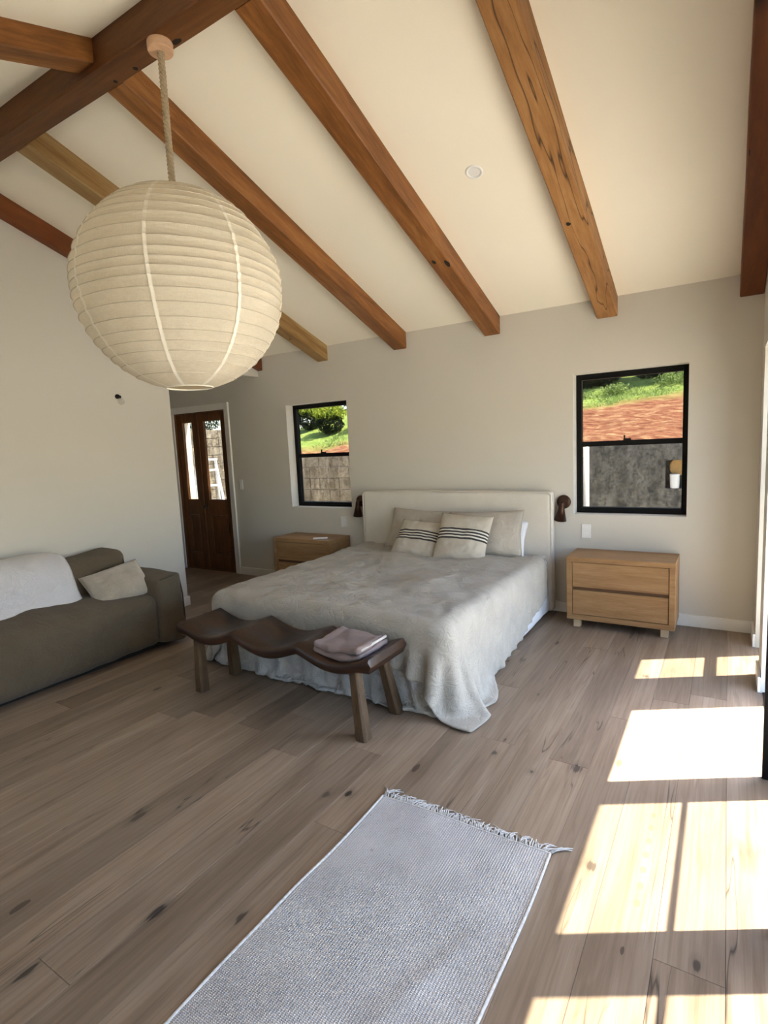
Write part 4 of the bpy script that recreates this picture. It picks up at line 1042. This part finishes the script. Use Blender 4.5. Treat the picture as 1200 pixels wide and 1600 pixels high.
# block wall behind the smaller window
def blockwall(name, label, origin, rotz, cols, rows, mats=BLOCK, bh=.19, blw=.39):
    t = thing(name, label, 'wall', origin, (0, 0, rotz))
    obj('mortar', MB().box(0, .012, 0, cols*blw, .2, rows*bh), MORTAR, t, world=False)
    def bmsh(w):
        o = obj('block', MB().box(.005, 0, .005, w-.005, .19, bh-.005), mats, t, world=False, bevel=.006, seg=1); return o
    full = bmsh(blw); half = bmsh(blw/2); f1 = h1 = True; rr_ = random.Random(2)
    for r in range(rows):
        x = 0.0; seq = []
        if r % 2: seq.append(.5)
        while x + sum(seq)*blw < cols*blw - 1e-6 and sum(seq) < cols:
            seq.append(.5 if rr_.random() < .35 or cols-sum(seq) < 1 else 1)
        for q in seq:
            src = full if q == 1 else half
            if (q == 1 and f1) or (q == .5 and h1):
                o = src; f1 = f1 and q != 1; h1 = h1 and q != .5
            else: o = src.copy(); C.objects.link(o)
            o.location = (x, rr_.uniform(-.004, .004), r*bh); x += q*blw
    return t
blockwall('block_wall', 'weathered grey block retaining wall behind the smaller window', (-7.74, 7.0, -.07), 0, 8, 8, bh=.1825)
blockwall('block_wall', 'sunlit block wall seen through the french door glass', (-9.8, 5.2, -.07), R(90), 15, 11, bh=.19)
struct('ground_terrace', MB().box(-14, 5.2, -.1, -10.01, 12, 2.0), HILL)
# step ladder outside the french doors
ld = thing('step_ladder', 'white A-frame step ladder outside the french doors', 'ladder', (-7.55, 6.4, -.07))
Lw = .22; ang = R(13); Hh = 1.45
for s in (-1, 1):
    obj('rail', MB().tube([(s*Lw*1.25, -.32, 0), (s*Lw*.7, 0, Hh)], .024, 6), LADDER_M, ld, world=False)
    obj('rear_leg', MB().tube([(s*Lw*1.25, .32, 0), (s*Lw*.7, .02, Hh)], .018, 6), LADDER_M, ld, world=False)
for i in range(5):
    z = .25 + i*.26; k = z/Hh; w_ = Lw*(1.25-.55*k); y_ = -.32*(1-k)
    obj('step', MB().box(-w_, y_-.05, z-.015, w_, y_+.05, z+.015), LADDER_M, ld, world=False, bevel=.003)
obj('top_cap', MB().box(-Lw*.8, -.09, Hh, Lw*.8, .09, Hh+.035), LADDER_M, ld, world=False, bevel=.004)
ld.rotation_euler = (0, 0, R(60))
cp = obj('porch_post', MB().box(-.055, -.055, 0, .055, .055, 2.7), CREAMPOST, bevel=.006); cp.location = (-8.33, 6.5, -.07); tag(cp, 'cream painted porch post outside the french doors', 'post')

# planting
def foliage(n, rx, ry, rz, ls, seed, shell=.55, lump=.25):
    r_ = random.Random(seed); mb = MB()
    for i in range(n):
        d = Vector((r_.gauss(0, 1), r_.gauss(0, 1), r_.gauss(0, 1))).normalized(); k = shell + (1-shell)*r_.random()**.6
        k *= 1 + lump*mnoise.noise(d*2.3 + Vector((seed, 0, 0)))
        p = Vector((d.x*rx*k, d.y*ry*k, rz + d.z*rz*k)); 
        e = Euler((r_.uniform(0, 6.3), r_.uniform(0, 6.3), r_.uniform(0, 6.3))).to_matrix(); s = ls*r_.uniform(.6, 1.3)
        q = [p + e @ Vector(v) for v in ((-s*.5, 0, 0), (0, -s*.28, s*.06), (s*.5, 0, 0), (0, s*.28, s*.06))]
        mb.add(q, [(0, 1, 2), (0, 2, 3)])
    return mb
def shrub(x, y, h, w, mat, label, seed, ls=.07, n=3600, group=None, cat='shrub', dz=0):
    z = (hillz(x, y) if x > -8 else 2.0)-.04; t = thing('shrub', label, cat, (x, y, z), group=group)
    f_ = foliage(n, w/2, w/2, h/2, ls, seed); f_.xf(Matrix.Translation((0, 0, -.08*h)))
    obj('foliage', f_, mat, t, world=False, recalc=False)
    st = MB(); r_ = random.Random(seed)
    for k in range(4): st.tube([(0, 0, -.05), (r_.uniform(-.2, .2)*w, r_.uniform(-.2, .2)*w, h*.35), (r_.uniform(-.35, .35)*w, r_.uniform(-.35, .35)*w, h*.75)], [.03, .02, .008], 5)
    obj('stems', st, BARK, t, world=False); return t
def bush(x, y, h, w, label, seed, n=1500):
    z = (hillz(x, y) if x > -8 else 2.0)-.03; t = thing('shrub', label, 'shrub', (x, y, z), group='lime bushes on the slope')
    obj('foliage', foliage(n, w/2*.9, w/2*.9, h*.32, .05, seed).xf(Matrix.Translation((0, 0, .04*h))), LEAF_DARK, t, world=False, recalc=False)  # shaded underside put into the colour with dark leaves
    obj('sunlit_cap', foliage(n, w/2*1.05, w/2*1.05, h*.30, .06, seed+50, shell=.4).xf(Matrix.Translation((0, 0, .40*h))), LEAF_LIME, t, world=False, recalc=False)  # sunlit top put into the colour with lime leaves
    st = MB(); r_ = random.Random(seed)
    for k in range(4): st.tube([(0, 0, -.05), (r_.uniform(-.2, .2)*w, r_.uniform(-.2, .2)*w, h*.3), (r_.uniform(-.3, .3)*w, r_.uniform(-.3, .3)*w, h*.6)], [.02, .014, .006], 5)
    obj('stems', st, BARK, t, world=False)
bush(-6.50, 8.55, .62, .62, 'yellow-green rounded bush with a dark underside, left of two in the smaller window', 1)
bush(-5.75, 8.75, .66, .62, 'yellow-green rounded bush with a dark underside, right of two in the smaller window', 2)
bush(-7.3, 8.9, .7, .6, 'yellow-green bush cut by the left frame of the smaller window', 5)
bush(-10.6, 8.9, .8, 1.1, 'yellow-green bush above the sunlit block wall, seen in the right french door pane', 3)
bush(-10.7, 7.5, .6, 1.0, 'yellow-green bush above the sunlit block wall, seen in the left french door pane', 4)
shrub(-7.6, 11.6, 1.6, 2.2, LEAF_DARK, 'dark tree behind the lime bushes at the top left of the smaller window', 6, ls=.12)
shrub(-5.3, 11.2, 1.7, 2.3, LEAF_WEED, 'pale green leafy tree behind the lime bushes in the smaller window', 16, ls=.10)
for i, (x, y, h, w) in enumerate(((-3.35, 10.75, 1.5, 1.25), (-2.1, 10.85, 1.5, 1.15), (-.95, 11.05, 1.6, 1.1), (.25, 11.2, 1.7, 1.2))):
    shrub(x, y, h, w, LEAF_DARK, ['dark hedge tree at the left end of the view through the larger window', 'dark hedge tree just left of centre in the larger window', 'dark hedge tree right of centre in the larger window', 'dark hedge tree at the right end of the view through the larger window'][i], 30+i, ls=.10, n=4500, group='dark hedge trees on the slope')
def weeds(x, y, h, w, label, seed, n=500, mat=LEAF_WEED):
    mb = foliage(n, w/2, w/2, h/2, .05, seed, shell=.2, lump=.6).xf(Matrix.Translation((0, 0, -.25*h)))
    t = thing('weed_clump', label, 'plant', (x, y, hillz(x, y)), group='weed clumps on the slope'); obj('leaves', mb, mat, t, world=False, recalc=False, kind='stuff'); return t
weeds(-1.60, 10.0, .22, .5, 'bright weed clump near the middle of the view through the larger window', 1)
weeds(-.75, 10.3, .30, .6, 'bright weed clump right of centre in the larger window', 2, 700)
weeds(-2.15, 9.75, .14, .5, 'low bluish weed clump at the left in the larger window', 3, 400)
weeds(-.1, 10.4, .28, .6, 'bright weed clump cut by the right frame of the larger window', 5, 600)
# turf band: short grass nobody could count
gm = MB(); r_ = random.Random(9)
for i in range(9000):
    x = r_.uniform(-6.2, 1.2); y = 9.75+.36*x + r_.random()**1.2*1.3; z = hillz(x, y)-.01; h = r_.uniform(.03, .07); s = .008; a = r_.uniform(0, 3.14); lx, ly = r_.uniform(-.05, .05), r_.uniform(-.05, .05)
    gm.add([(x-math.cos(a)*s, y-math.sin(a)*s, z), (x+math.cos(a)*s, y+math.sin(a)*s, z), (x+lx, y+ly, z+h)], [(0, 1, 2)])
gr = obj('grass', gm, LEAF_WEED, recalc=False, kind='stuff'); tag(gr, 'short green grass on the slope above the red soil', 'grass')
